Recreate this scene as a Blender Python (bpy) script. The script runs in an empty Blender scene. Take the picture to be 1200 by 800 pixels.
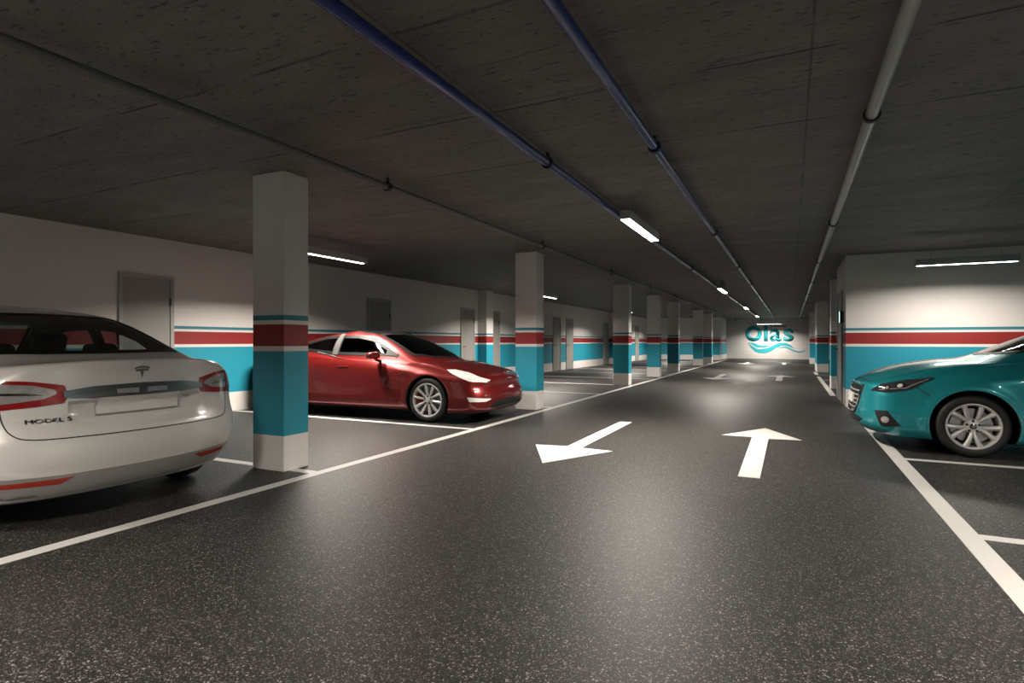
import bpy, bmesh, math, random
from mathutils import Vector, Matrix
from mathutils.bvhtree import BVHTree
random.seed(7)
PI = math.pi
SC = bpy.context.scene
COL = SC.collection

# ------------------------------------------------------------------ helpers
def link(name, me, mat=None, parent=None, smooth=False, angle=None):
    o = bpy.data.objects.new(name, me)
    COL.objects.link(o)
    if mat is not None:
        for m in (mat if isinstance(mat, (list, tuple)) else [mat]):
            me.materials.append(m)
    if smooth:
        for p in me.polygons:
            p.use_smooth = True
        if angle:
            me.set_sharp_from_angle(angle=math.radians(angle))
    if parent is not None:
        o.parent = parent
    return o

def obj(name, bm, mat, parent=None, smooth=False, angle=35):
    me = bpy.data.meshes.new(name)
    bm.normal_update()
    bm.to_mesh(me)
    bm.free()
    return link(name, me, mat, parent, smooth, angle)

def tag(o, label, cat=None, group=None, kind=None):
    if label: o['label'] = label
    if cat: o['category'] = cat
    if group: o['group'] = group
    if kind: o['kind'] = kind
    return o

def thing(name, label, cat, loc=(0, 0, 0), rz=0.0, group=None):
    o = bpy.data.objects.new(name, None)
    o.empty_display_size = 0.2
    COL.objects.link(o)
    o.location = loc
    o.rotation_euler = (0, 0, rz)
    return tag(o, label, cat, group)

def dup(root, loc=None, label=None, parent=None):
    r = root.copy()
    COL.objects.link(r)
    if parent is not None:
        r.parent = parent
    if loc is not None:
        r.location = loc
    if label:
        r['label'] = label
    for ch in list(root.children):
        dup(ch, None, None, r)
    return r

def add_box(bm, x0, x1, y0, y1, z0, z1, bevel=0.0, seg=2):
    vs = [bm.verts.new(p) for p in ((x0, y0, z0), (x1, y0, z0), (x1, y1, z0), (x0, y1, z0),
                                    (x0, y0, z1), (x1, y0, z1), (x1, y1, z1), (x0, y1, z1))]
    fs = [bm.faces.new([vs[i] for i in f]) for f in
          ((0, 3, 2, 1), (4, 5, 6, 7), (0, 1, 5, 4), (1, 2, 6, 5), (2, 3, 7, 6), (3, 0, 4, 7))]
    if bevel > 0:
        es = list({e for f in fs for e in f.edges})
        bmesh.ops.bevel(bm, geom=es, offset=bevel, segments=seg, profile=0.5, affect='EDGES')
    return vs

def boxbm(*a, **k):
    bm = bmesh.new()
    add_box(bm, *a, **k)
    return bm

def add_lathe(bm, prof, axis='y', center=(0, 0, 0), seg=64, closed=False):
    """prof: list of (r, h). spins around axis through center"""
    rings = []
    c = Vector(center)
    for r, h in prof:
        ring = []
        for k in range(seg):
            a = 2 * PI * k / seg
            if axis == 'y':
                p = Vector((r * math.cos(a), h, r * math.sin(a)))
            elif axis == 'z':
                p = Vector((r * math.cos(a), r * math.sin(a), h))
            else:
                p = Vector((h, r * math.cos(a), r * math.sin(a)))
            ring.append(bm.verts.new(c + p))
        rings.append(ring)
    n = len(rings)
    for i in range(n if closed else n - 1):
        a, b = rings[i], rings[(i + 1) % n]
        for k in range(seg):
            bm.faces.new((a[k], a[(k + 1) % seg], b[(k + 1) % seg], b[k]))
    if not closed:
        bm.faces.new(rings[0][::-1])
        bm.faces.new(rings[-1])
    bmesh.ops.recalc_face_normals(bm, faces=bm.faces[:])
    return rings

def add_tube(bm, pts, r, seg=12):
    pts = [Vector(p) for p in pts]
    rings = []
    for i, p in enumerate(pts):
        d = (pts[min(i + 1, len(pts) - 1)] - pts[max(i - 1, 0)]).normalized()
        up = Vector((0, 0, 1)) if abs(d.z) < 0.9 else Vector((1, 0, 0))
        a = d.cross(up).normalized()
        b = a.cross(d)
        rr = r[i] if isinstance(r, (list, tuple)) else r
        rings.append([bm.verts.new(p + rr * (math.cos(2 * PI * k / seg) * a + math.sin(2 * PI * k / seg) * b)) for k in range(seg)])
    for i in range(len(rings) - 1):
        for k in range(seg):
            bm.faces.new((rings[i][k], rings[i][(k + 1) % seg], rings[i + 1][(k + 1) % seg], rings[i + 1][k]))
    bm.faces.new(rings[0][::-1])
    bm.faces.new(rings[-1])
    bmesh.ops.recalc_face_normals(bm, faces=bm.faces[:])

def add_prism(bm, pts, fn, t0, t1):
    """2D outline pts extruded between t0 and t1; fn(u, v, t) -> xyz"""
    a = [bm.verts.new(fn(u, v, t0)) for u, v in pts]
    b = [bm.verts.new(fn(u, v, t1)) for u, v in pts]
    n = len(pts)
    bm.faces.new(a[::-1])
    bm.faces.new(b)
    for i in range(n):
        bm.faces.new((a[i], a[(i + 1) % n], b[(i + 1) % n], b[i]))
    bmesh.ops.recalc_face_normals(bm, faces=bm.faces[:])

# ------------------------------------------------------------------ materials
def new_mat(name):
    m = bpy.data.materials.new(name)
    m.use_nodes = True
    nt = m.node_tree
    b = nt.nodes['Principled BSDF']
    return m, nt, b

def N(nt, t, **k):
    n = nt.nodes.new(t)
    for a, v in k.items():
        setattr(n, a, v)
    return n

def simple(name, col, rough=0.5, metal=0.0, coat=0.0, noise=0.03, spec=0.5, nscale=40, bump=0.0, coat_rough=0.03):
    m, nt, b = new_mat(name)
    b.inputs['Roughness'].default_value = rough
    b.inputs['Metallic'].default_value = metal
    b.inputs['Coat Weight'].default_value = coat
    b.inputs['Coat Roughness'].default_value = coat_rough
    b.inputs['Specular IOR Level'].default_value = spec
    tc = N(nt, 'ShaderNodeTexCoord')
    no = N(nt, 'ShaderNodeTexNoise')
    no.inputs['Scale'].default_value = nscale
    no.inputs['Detail'].default_value = 3
    nt.links.new(tc.outputs['Object'], no.inputs['Vector'])
    mr = N(nt, 'ShaderNodeMapRange')
    mr.inputs['To Min'].default_value = 1 - noise
    mr.inputs['To Max'].default_value = 1 + noise
    nt.links.new(no.outputs['Fac'], mr.inputs['Value'])
    mx = N(nt, 'ShaderNodeVectorMath', operation='SCALE')
    mx.inputs[0].default_value = col[:3]
    nt.links.new(mr.outputs['Result'], mx.inputs['Scale'])
    nt.links.new(mx.outputs['Vector'], b.inputs['Base Color'])
    if bump:
        bp = N(nt, 'ShaderNodeBump')
        bp.inputs['Strength'].default_value = bump
        bp.inputs['Distance'].default_value = 0.01
        nt.links.new(no.outputs['Fac'], bp.inputs['Height'])
        nt.links.new(bp.outputs['Normal'], b.inputs['Normal'])
    return m

def emis(name, col, strength):
    m, nt, b = new_mat(name)
    b.inputs['Base Color'].default_value = (0.8, 0.8, 0.8, 1)
    b.inputs['Emission Color'].default_value = (*col, 1)
    b.inputs['Emission Strength'].default_value = strength
    return m

def glass(name, tint, gloss_rough=0.02):
    m, nt, b = new_mat(name)
    nt.nodes.remove(b)
    out = nt.nodes['Material Output']
    tr = N(nt, 'ShaderNodeBsdfTransparent')
    tr.inputs['Color'].default_value = (*tint, 1)
    gl = N(nt, 'ShaderNodeBsdfGlossy')
    gl.inputs['Roughness'].default_value = gloss_rough
    gl.inputs['Color'].default_value = (1, 1, 1, 1)
    fr = N(nt, 'ShaderNodeFresnel')
    ge = N(nt, 'ShaderNodeNewGeometry')
    ior = N(nt, 'ShaderNodeMapRange')           # thin pane: same reflectance from both faces
    ior.inputs['To Min'].default_value = 1.45
    ior.inputs['To Max'].default_value = 1 / 1.45
    nt.links.new(ge.outputs['Backfacing'], ior.inputs['Value'])
    nt.links.new(ior.outputs['Result'], fr.inputs['IOR'])
    mx = N(nt, 'ShaderNodeMixShader')
    nt.links.new(fr.outputs['Fac'], mx.inputs['Fac'])
    nt.links.new(tr.outputs['BSDF'], mx.inputs[1])
    nt.links.new(gl.outputs['BSDF'], mx.inputs[2])
    nt.links.new(mx.outputs['Shader'], out.inputs['Surface'])
    return m

WHITE = (0.80, 0.765, 0.73)
TEAL = (0.018, 0.31, 0.425)
TEAL2 = (0.03, 0.22, 0.29)
RED = (0.29, 0.020, 0.020)

def wall_paint(name, stripes=True, blocks=False):
    m, nt, b = new_mat(name)
    geo = N(nt, 'ShaderNodeNewGeometry')
    sep = N(nt, 'ShaderNodeSeparateXYZ')
    nt.links.new(geo.outputs['Position'], sep.inputs['Vector'])
    no = N(nt, 'ShaderNodeTexNoise')
    no.inputs['Scale'].default_value = 1.3
    no.inputs['Detail'].default_value = 6
    nt.links.new(geo.outputs['Position'], no.inputs['Vector'])
    fine = N(nt, 'ShaderNodeTexNoise')
    fine.inputs['Scale'].default_value = 90
    fine.inputs['Detail'].default_value = 3
    nt.links.new(geo.outputs['Position'], fine.inputs['Vector'])
    if stripes:
        ramp = N(nt, 'ShaderNodeValToRGB')
        ramp.color_ramp.interpolation = 'CONSTANT'
        cr = ramp.color_ramp
        bands = [(0.0, WHITE), (0.327, TEAL), (1.105, WHITE), (1.150, RED), (1.352, WHITE), (1.392, TEAL2), (1.440, WHITE)]
        cr.elements[0].position = 0
        cr.elements[0].color = (*WHITE, 1)
        cr.elements[1].position = bands[1][0] / 2
        cr.elements[1].color = (*TEAL, 1)
        for z, c in bands[2:]:
            e = cr.elements.new(z / 2)
            e.color = (*c, 1)
        mul = N(nt, 'ShaderNodeMath', operation='MULTIPLY')
        mul.inputs[1].default_value = 0.5
        nt.links.new(sep.outputs['Z'], mul.inputs[0])
        nt.links.new(mul.outputs['Value'], ramp.inputs['Fac'])
        base = ramp.outputs['Color']
    else:
        rgb = N(nt, 'ShaderNodeRGB')
        rgb.outputs[0].default_value = (*WHITE, 1)
        base = rgb.outputs[0]
    mr = N(nt, 'ShaderNodeMapRange')
    mr.inputs['To Min'].default_value = 0.93
    mr.inputs['To Max'].default_value = 1.05
    nt.links.new(no.outputs['Fac'], mr.inputs['Value'])
    mx = N(nt, 'ShaderNodeVectorMath', operation='SCALE')
    nt.links.new(base, mx.inputs[0])
    nt.links.new(mr.outputs['Result'], mx.inputs['Scale'])
    col = mx.outputs['Vector']
    bp = N(nt, 'ShaderNodeBump')
    bp.inputs['Strength'].default_value = 0.12
    bp.inputs['Distance'].default_value = 0.004
    nt.links.new(fine.outputs['Fac'], bp.inputs['Height'])
    normal = bp.outputs['Normal']
    if blocks:
        cmb = N(nt, 'ShaderNodeCombineXYZ')
        nt.links.new(sep.outputs['X'], cmb.inputs['X'])
        nt.links.new(sep.outputs['Z'], cmb.inputs['Y'])
        br = N(nt, 'ShaderNodeTexBrick')
        br.inputs['Scale'].default_value = 1
        br.inputs['Brick Width'].default_value = 0.5
        br.inputs['Row Height'].default_value = 0.25
        br.inputs['Mortar Size'].default_value = 0.008
        br.inputs['Color1'].default_value = (1, 1, 1, 1)
        br.inputs['Color2'].default_value = (.97, .97, .97, 1)
        br.inputs['Mortar'].default_value = (.8, .8, .8, 1)
        nt.links.new(cmb.outputs['Vector'], br.inputs['Vector'])
        m2 = N(nt, 'ShaderNodeVectorMath', operation='MULTIPLY')
        nt.links.new(col, m2.inputs[0])
        nt.links.new(br.outputs['Color'], m2.inputs[1])
        col = m2.outputs['Vector']
    nt.links.new(col, b.inputs['Base Color'])
    nt.links.new(normal, b.inputs['Normal'])
    b.inputs['Roughness'].default_value = 0.55
    return m

def floor_mat():
    m, nt, b = new_mat('speckled_epoxy')
    geo = N(nt, 'ShaderNodeNewGeometry')
    base = N(nt, 'ShaderNodeTexNoise')
    base.inputs['Scale'].default_value = 0.7
    base.inputs['Detail'].default_value = 5
    nt.links.new(geo.outputs['Position'], base.inputs['Vector'])
    def specks(scale, lo, hi, seedoff):
        mp = N(nt, 'ShaderNodeMapping')
        mp.inputs['Location'].default_value = (seedoff, seedoff * 2, 0)
        nt.links.new(geo.outputs['Position'], mp.inputs['Vector'])
        # warp a little so chips are not round
        wn = N(nt, 'ShaderNodeTexNoise')
        wn.inputs['Scale'].default_value = scale * 1.3
        nt.links.new(mp.outputs['Vector'], wn.inputs['Vector'])
        ad = N(nt, 'ShaderNodeVectorMath', operation='MULTIPLY_ADD')
        nt.links.new(wn.outputs['Color'], ad.inputs[0])
        ad.inputs[1].default_value = (0.9 / scale,) * 3
        nt.links.new(mp.outputs['Vector'], ad.inputs[2])
        v = N(nt, 'ShaderNodeTexVoronoi')
        v.inputs['Scale'].default_value = scale
        nt.links.new(ad.outputs['Vector'], v.inputs['Vector'])
        sz = N(nt, 'ShaderNodeSeparateXYZ')
        nt.links.new(v.outputs['Color'], sz.inputs['Vector'])
        mr = N(nt, 'ShaderNodeMapRange')
        mr.inputs['From Min'].default_value = 0.55
        mr.inputs['From Max'].default_value = 1.0
        mr.inputs['To Min'].default_value = lo
        mr.inputs['To Max'].default_value = hi
        nt.links.new(sz.outputs['X'], mr.inputs['Value'])
        lt = N(nt, 'ShaderNodeMath', operation='LESS_THAN')
        nt.links.new(v.outputs['Distance'], lt.inputs[0])
        nt.links.new(mr.outputs['Result'], lt.inputs[1])
        br = N(nt, 'ShaderNodeMath', operation='MULTIPLY')
        nt.links.new(lt.outputs['Value'], br.inputs[0])
        nt.links.new(sz.outputs['Y'], br.inputs[1])
        return br.outputs['Value']
    s1 = specks(80, 0.0, 0.46, 3.1)
    s2 = specks(140, 0.08, 0.54, 11.7)
    s3 = specks(270, 0.0, 0.5, 23.3)
    sm0 = N(nt, 'ShaderNodeMath', operation='MAXIMUM')
    nt.links.new(s2, sm0.inputs[0])
    nt.links.new(s3, sm0.inputs[1])
    s2 = sm0.outputs['Value']
    sm = N(nt, 'ShaderNodeMath', operation='MAXIMUM')
    nt.links.new(s1, sm.inputs[0])
    nt.links.new(s2, sm.inputs[1])
    gr = N(nt, 'ShaderNodeTexNoise')
    gr.inputs['Scale'].default_value = 120
    gr.inputs['Detail'].default_value = 4
    nt.links.new(geo.outputs['Position'], gr.inputs['Vector'])
    r1 = N(nt, 'ShaderNodeValToRGB')
    r1.color_ramp.elements[0].position = 0.3
    r1.color_ramp.elements[0].color = (0.005, 0.0048, 0.0048, 1)
    r1.color_ramp.elements[1].position = 0.72
    r1.color_ramp.elements[1].color = (0.024, 0.0225, 0.0215, 1)
    nt.links.new(gr.outputs['Fac'], r1.inputs['Fac'])
    mix = N(nt, 'ShaderNodeMix', data_type='RGBA')
    nt.links.new(sm.outputs['Value'], mix.inputs['Factor'])
    nt.links.new(r1.outputs['Color'], mix.inputs['A'])
    mix.inputs['B'].default_value = (0.27, 0.25, 0.235, 1)
    mr = N(nt, 'ShaderNodeMapRange')
    mr.inputs['To Min'].default_value = 0.85
    mr.inputs['To Max'].default_value = 1.15
    nt.links.new(base.outputs['Fac'], mr.inputs['Value'])
    mx = N(nt, 'ShaderNodeVectorMath', operation='SCALE')
    nt.links.new(mix.outputs['Result'], mx.inputs[0])
    nt.links.new(mr.outputs['Result'], mx.inputs['Scale'])
    nt.links.new(mx.outputs['Vector'], b.inputs['Base Color'])
    bp = N(nt, 'ShaderNodeBump')
    bp.inputs['Strength'].default_value = 0.35
    bp.inputs['Distance'].default_value = 0.002
    nt.links.new(gr.outputs['Fac'], bp.inputs['Height'])
    nt.links.new(bp.outputs['Normal'], b.inputs['Normal'])
    b.inputs['Roughness'].default_value = 0.50
    b.inputs['Specular IOR Level'].default_value = 0.24
    return m

def ceiling_mat():
    m, nt, b = new_mat('board_marked_concrete')
    geo = N(nt, 'ShaderNodeNewGeometry')
    mp = N(nt, 'ShaderNodeMapping')
    mp.inputs['Scale'].default_value = (0.8, 2.0, 1)
    nt.links.new(geo.outputs['Position'], mp.inputs['Vector'])
    big = N(nt, 'ShaderNodeTexNoise')
    big.inputs['Scale'].default_value = 1.6
    big.inputs['Detail'].default_value = 9
    big.inputs['Roughness'].default_value = 0.62
    nt.links.new(mp.outputs['Vector'], big.inputs['Vector'])
    r = N(nt, 'ShaderNodeValToRGB')
    r.color_ramp.elements[0].position = 0.28
    r.color_ramp.elements[0].color = (0.115, 0.11, 0.102, 1)
    r.color_ramp.elements[1].position = 0.75
    r.color_ramp.elements[1].color = (0.20, 0.19, 0.176, 1)
    nt.links.new(big.outputs['Fac'], r.inputs['Fac'])
    col = r.outputs['Color']
    def mult(col, fac_out):
        m2 = N(nt, 'ShaderNodeVectorMath', operation='SCALE')
        nt.links.new(col, m2.inputs[0])
        nt.links.new(fac_out, m2.inputs['Scale'])
        return m2.outputs['Vector']
    # short dark voids stretched across the lane
    mp2 = N(nt, 'ShaderNodeMapping')
    mp2.inputs['Scale'].default_value = (1.5, 4.2, 1)
    nt.links.new(geo.outputs['Position'], mp2.inputs['Vector'])
    pit = N(nt, 'ShaderNodeTexNoise')
    pit.inputs['Scale'].default_value = 9.5
    pit.inputs['Detail'].default_value = 5
    pit.inputs['Roughness'].default_value = 0.6
    nt.links.new(mp2.outputs['Vector'], pit.inputs['Vector'])
    pr = N(nt, 'ShaderNodeMapRange')
    pr.inputs['From Min'].default_value = 0.35
    pr.inputs['From Max'].default_value = 0.41
    pr.inputs['To Min'].default_value = 0.30
    pr.inputs['To Max'].default_value = 1.0
    nt.links.new(pit.outputs['Fac'], pr.inputs['Value'])
    col = mult(col, pr.outputs['Result'])
    # board joints across (every 0.55 m), broken up by noise, and panel seams along the lane
    sep = N(nt, 'ShaderNodeSeparateXYZ')
    wn = N(nt, 'ShaderNodeTexNoise')
    wn.inputs['Scale'].default_value = 0.9
    wn.inputs['Detail'].default_value = 6
    nt.links.new(geo.outputs['Position'], wn.inputs['Vector'])
    wv = N(nt, 'ShaderNodeVectorMath', operation='MULTIPLY_ADD')
    nt.links.new(wn.outputs['Color'], wv.inputs[0])
    wv.inputs[1].default_value = (0.0, 0.09, 0)
    nt.links.new(geo.outputs['Position'], wv.inputs[2])
    nt.links.new(wv.outputs['Vector'], sep.inputs['Vector'])
    def joint(sock, period, off, width, dark, breakup):
        ad = N(nt, 'ShaderNodeMath', operation='ADD')
        ad.inputs[1].default_value = -off + 500 * period
        nt.links.new(sock, ad.inputs[0])
        mo = N(nt, 'ShaderNodeMath', operation='MODULO')
        mo.inputs[1].default_value = period
        nt.links.new(ad.outputs['Value'], mo.inputs[0])
        s = N(nt, 'ShaderNodeMath', operation='SUBTRACT')
        s.inputs[1].default_value = period / 2
        nt.links.new(mo.outputs['Value'], s.inputs[0])
        ab = N(nt, 'ShaderNodeMath', operation='ABSOLUTE')
        nt.links.new(s.outputs['Value'], ab.inputs[0])
        k = N(nt, 'ShaderNodeMapRange')
        k.inputs['From Min'].default_value = period / 2 - width
        k.inputs['From Max'].default_value = period / 2 - width * 0.4
        k.inputs['To Min'].default_value = 0.0
        k.inputs['To Max'].default_value = 1.0
        nt.links.new(ab.outputs['Value'], k.inputs['Value'])
        bn = N(nt, 'ShaderNodeTexNoise')
        bn.inputs['Scale'].default_value = 1.7
        bn.inputs['Detail'].default_value = 4
        nt.links.new(geo.outputs['Position'], bn.inputs['Vector'])
        bk = N(nt, 'ShaderNodeMapRange')
        bk.inputs['From Min'].default_value = 0.5 - breakup
        bk.inputs['From Max'].default_value = 0.5 + 0.12 - breakup * 0.5
        nt.links.new(bn.outputs['Fac'], bk.inputs['Value'])
        mm = N(nt, 'ShaderNodeMath', operation='MULTIPLY')
        nt.links.new(k.outputs['Result'], mm.inputs[0])
        nt.links.new(bk.outputs['Result'], mm.inputs[1])
        inv = N(nt, 'ShaderNodeMath', operation='MULTIPLY_ADD')
        nt.links.new(mm.outputs['Value'], inv.inputs[0])
        inv.inputs[1].default_value = -dark
        inv.inputs[2].default_value = 1.0
        return inv.outputs['Value']
    col = mult(col, joint(sep.outputs['Y'], 0.55, 0.12, 0.009, 0.55, 0.03))
    col = mult(col, joint(sep.outputs['Y'], 1.1, 0.20, 0.016, 0.85, 0.10))
    col = mult(col, joint(sep.outputs['X'], 1.93, 0.1, 0.010, 0.6, 0.2))
    nt.links.new(col, b.inputs['Base Color'])
    bp = N(nt, 'ShaderNodeBump')
    bp.inputs['Strength'].default_value = 0.6
    bp.inputs['Distance'].default_value = 0.02
    nt.links.new(pit.outputs['Fac'], bp.inputs['Height'])
    nt.links.new(bp.outputs['Normal'], b.inputs['Normal'])
    b.inputs['Roughness'].default_value = 0.62
    return m

M = {}
M['wall'] = wall_paint('striped_wall_paint')
M['plain'] = wall_paint('white_block_wall', stripes=False, blocks=True)
M['floor'] = floor_mat()
M['ceil'] = ceiling_mat()
M['line'] = simple('white_line_paint', (0.56, 0.545, 0.515), 0.5, noise=0.12, nscale=60)
M['door'] = simple('grey_door_paint', (0.33, 0.32, 0.30), 0.45, noise=0.02, nscale=8)
M['frame'] = simple('door_frame_paint', (0.42, 0.41, 0.385), 0.45, noise=0.02)
M['dark'] = simple('black_plastic', (0.012, 0.012, 0.013), 0.45, noise=0.1)
M['blue'] = simple('blue_pipe_paint', (0.018, 0.035, 0.20), 0.25, coat=0.4, noise=0.05)
M['grey'] = simple('grey_pipe_paint', (0.36, 0.36, 0.34), 0.35, coat=0.2, noise=0.05)
M['greyd'] = simple('dull_grey_pipe_paint', (0.15, 0.148, 0.135), 0.5, noise=0.05)
M['clamp'] = simple('dark_rubber_clamp', (0.01, 0.01, 0.014), 0.5, noise=0.1)
M['house'] = simple('lamp_housing_grey', (0.42, 0.41, 0.39), 0.5, noise=0.04)
M['lamp'] = emis('lamp_diffuser', (1.0, 0.96, 0.90), 9.0)
M['green'] = emis('green_sign_face', (0.55, 0.95, 0.70), 1.1)
M['signgreen'] = simple('sign_green', (0.01, 0.18, 0.06), 0.4)
M['logo'] = simple('logo_teal_paint', (0.035, 0.44, 0.52), 0.5, noise=0.05)
M['logo_grey'] = simple('logo_grey_paint', (0.07, 0.20, 0.21), 0.5, noise=0.05)

# ------------------------------------------------------------------ room
CZ = 2.774
XL, XR, YB, YF = -8.68, 6.2, -9.0, 43.0

def struct(name, bm, mat, label=None):
    o = obj(name, bm, mat)
    o['kind'] = 'structure'
    if label:
        o['label'] = label
    return o

struct('floor', boxbm(XL - .2, XR + .2, YB - .2, YF + .2, -0.2, 0.0), M['floor'], 'dark speckled epoxy garage floor')
struct('ceiling', boxbm(XL - .2, XR + .2, YB - .2, YF + .2, CZ, CZ + .25), M['ceil'], 'dark board-marked concrete ceiling')
struct('wall_left', boxbm(XL - .2, XL, YB - .2, YF + .2, 0, CZ), M['wall'], 'long left wall with teal and red stripes')
struct('wall_right', boxbm(XR, XR + .2, YB - .2, YF + .2, 0, CZ), M['wall'], 'right wall with teal and red stripes')
struct('wall_back', boxbm(XL, XR, YF, YF + .2, 0, CZ), M['plain'], 'white end wall carrying the teal logo')
struct('wall_front', boxbm(XL, XR, YB - .2, YB, 0, CZ), M['wall'], 'wall behind the viewer')
struct('wall_block', boxbm(0.9, XR, 12.05, 14.3, 0, CZ), M['wall'], 'projecting striped wall block behind the teal car')

struct('wall_end', boxbm(XL, -4.12, 38.9, YF, 0, CZ), M['wall'], 'striped end wall closing the left bays beside the logo wall')
# pilaster on left wall
PILS = [(15.32, 15.75), (29.55, 30.0)]
for i, (a, b_) in enumerate(PILS):
    o = struct('pillar', boxbm(XL, XL + 0.30, a, b_, 0, CZ), M['wall'])
    o['label'] = ['striped pilaster on the left wall beside the third door', 'striped pilaster on the left wall farther down the garage'][i]

def pillar(x0, x1, y0, y1, label):
    o = struct('pillar', boxbm(x0, x1, y0, y1, 0, CZ, bevel=0.006), M['wall'])
    o['label'] = label

PL = [('nearest striped pillar, between the white car and the red car', -4.59, -4.185, 3.77, 4.07),
      ('striped pillar just past the nose of the red car', -4.41, -4.0, 9.13, 9.46),
      ('striped pillar third from the viewer on the left of the lane', -4.41, -3.98, 15.35, 15.67),
      ('striped pillar fourth from the viewer on the left of the lane', -4.41, -3.985, 19.42, 19.76),
      ('striped pillar fifth from the viewer on the left of the lane', -4.41, -3.98, 23.0, 23.33),
      ('striped pillar sixth from the viewer on the left of the lane', -4.41, -3.96, 29.6, 29.95),
      ('striped pillar seventh from the viewer on the left of the lane, the farthest', -4.41, -3.95, 33.3, 33.65)]
for lab, a, b_, c_, d_ in PL:
    pillar(a, b_, c_, d_, lab)
pillar(0.9, 1.32, 16.4, 16.8, 'striped pillar on the right just past the projecting block')
pillar(0.9, 1.31, 25.2, 27.2, 'long striped pier farther down on the right of the lane')
pillar(0.9, 1.31, 34.5, 34.9, 'far striped pillar on the right of the lane')

# doors on the left wall:  frame > leaf > handle
DN = [0]
def door_set(face, y0, y1, sgn, label, hinge_gap=True):
    """face: wall X; sgn +1 door faces +X, -1 faces -X"""
    DN[0] += 1
    def fx(a): return face + sgn * a
    bm = bmesh.new()
    h = 2.2
    def bx(x0, x1, *r):
        add_box(bm, min(x0, x1), max(x0, x1), *r)
    bx(fx(0), fx(0.03), y0, y0 + 0.055, 0, h)
    bx(fx(0), fx(0.03), y1 - 0.055, y1, 0, h)
    bx(fx(0), fx(0.03), y0 + 0.055, y1 - 0.055, h - 0.055, h)
    fr = obj('door_%d' % DN[0], bm, M['frame'])
    tag(fr, label, 'door', kind='structure')
    bm = bmesh.new()
    x0, x1 = fx(0.002), fx(0.016)
    add_box(bm, min(x0, x1), max(x0, x1), y0 + 0.062, y1 - 0.058, 0.006, h - 0.062, bevel=0.003)
    lf = obj('door_leaf', bm, M['door'], fr)
    bm = bmesh.new()
    hy = y0 + 0.12 if sgn > 0 else y1 - 0.12
    dy = 0.11 if sgn > 0 else -0.11
    add_tube(bm, [(fx(0.014), hy, 1.05), (fx(0.06), hy, 1.05), (fx(0.066), hy + dy * .1, 1.05), (fx(0.066), hy + dy, 1.05)], 0.009, 10)
    obj('door_handle', bm, M['dark'], lf, smooth=True)
    bm = bmesh.new()
    x0, x1 = fx(0.015), fx(0.02)
    add_box(bm, min(x0, x1), max(x0, x1), hy - 0.022, hy + 0.022, 0.93, 1.12, bevel=0.002)
    obj('handle_plate', bm, M['frame'], lf)
    bm = bmesh.new()
    for hz in (0.25, 1.75):
        x0, x1 = fx(0.018), fx(0.034)
        yh = y1 - 0.058 if sgn > 0 else y0 + 0.06
        add_box(bm, min(x0, x1), max(x0, x1), yh - 0.012, yh + 0.012, hz, hz + 0.12)
    obj('hinge', bm, M['dark'], lf)
door_set(XL, 4.85, 5.66, 1, 'grey metal door on the left wall above the tail of the white car')
door_set(XL, 10.20, 11.04, 1, 'grey metal door on the left wall behind the red car roof')
door_set(XL, 14.28, 15.08, 1, 'grey metal door just before the wall pilaster')
door_set(XL, 15.90, 16.75, 1, 'grey metal door just past the wall pilaster')
door_set(XL, 21.45, 22.30, 1, 'grey metal door, first of the pair between second and third pillar')
door_set(XL, 22.95, 23.80, 1, 'grey metal door, second of the pair between second and third pillar')
door_set(XL, 28.35, 29.25, 1, 'grey metal door left of the third pillar')
door_set(XL, 30.3, 31.1, 1, 'grey metal door mostly hidden by the third pillar')
door_set(XL, 35.0, 35.9, 1, 'grey metal door seen between third and fourth pillar')
door_set(0.9, 12.68, 13.74, -1, 'grey door in the side of the projecting wall block')

# exit sign flag beside the right door
t = thing('exit_sign', 'small green lit sign box sticking out from the wall block corner', 'sign', (0.9, 12.52, 1.575))
obj('sign_box', boxbm(-0.012 - 0.0, -0.0, -0.03, 0.03, -0.01, 0.19), M['dark'], t)
obj('sign_housing', boxbm(-0.066, -0.012, -0.03, 0.03, -0.03, 0.21, bevel=0.004), M['dark'], t)
obj('sign_face', boxbm(-0.074, -0.066, -0.026, 0.026, -0.015, 0.195), M['green'], t)

# ------------------------------------------------------------------ floor paint (each painted mark its own thin object)
LZ = 0.003
def paint(name, pts, label, cat, group=None):
    bm = bmesh.new()
    add_prism(bm, pts, lambda u, v, t: (u, v, t), 0.0, LZ)
    o = obj(name, bm, M['line'])
    tag(o, label, cat, group or ('white arrows painted on the lane' if cat == 'arrow' else 'white lines painted on the floor'))
    return o
def rect(x0, x1, y0, y1):
    return [(x0, y0), (x1, y0), (x1, y1), (x0, y1)]
paint('lane_line', rect(-3.925, -3.815, YB + .1, 41.0), 'long white line along the left edge of the driving lane', 'floor line')
paint('lane_line', rect(0.92, 1.045, YB + .1, 12.0), 'white line along the right edge of the lane passing under the teal car nose', 'floor line')
paint('lane_line', rect(0.78, 0.89, 14.4, 22.0), 'white lane edge line on the right beyond the wall block', 'floor line')
paint('lane_line', rect(0.78, 0.89, 23.2, 25.15), 'short white lane edge line before the long right pier', 'floor line')
BW = 0.05
lefts = [(3.88, 'white bay line running under the nearest pillar'), (6.75, 'white bay line along the near side of the red car'),
         (9.62, 'white bay line just past the pillar by the red car nose'), (12.57, 'white bay line halfway between second and third pillar'),
         (15.42, 'white bay line meeting the third pillar'), (18.3, 'white bay line before the fourth pillar'),
         (21.2, 'white bay line between fourth and fifth pillar'), (24.1, 'white bay line past the fifth pillar'),
         (27.0, 'white bay line before the sixth pillar'), (29.9, 'white bay line meeting the sixth pillar'),
         (32.8, 'white bay line before the seventh pillar'), (35.7, 'white bay line past the seventh pillar')]
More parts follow.
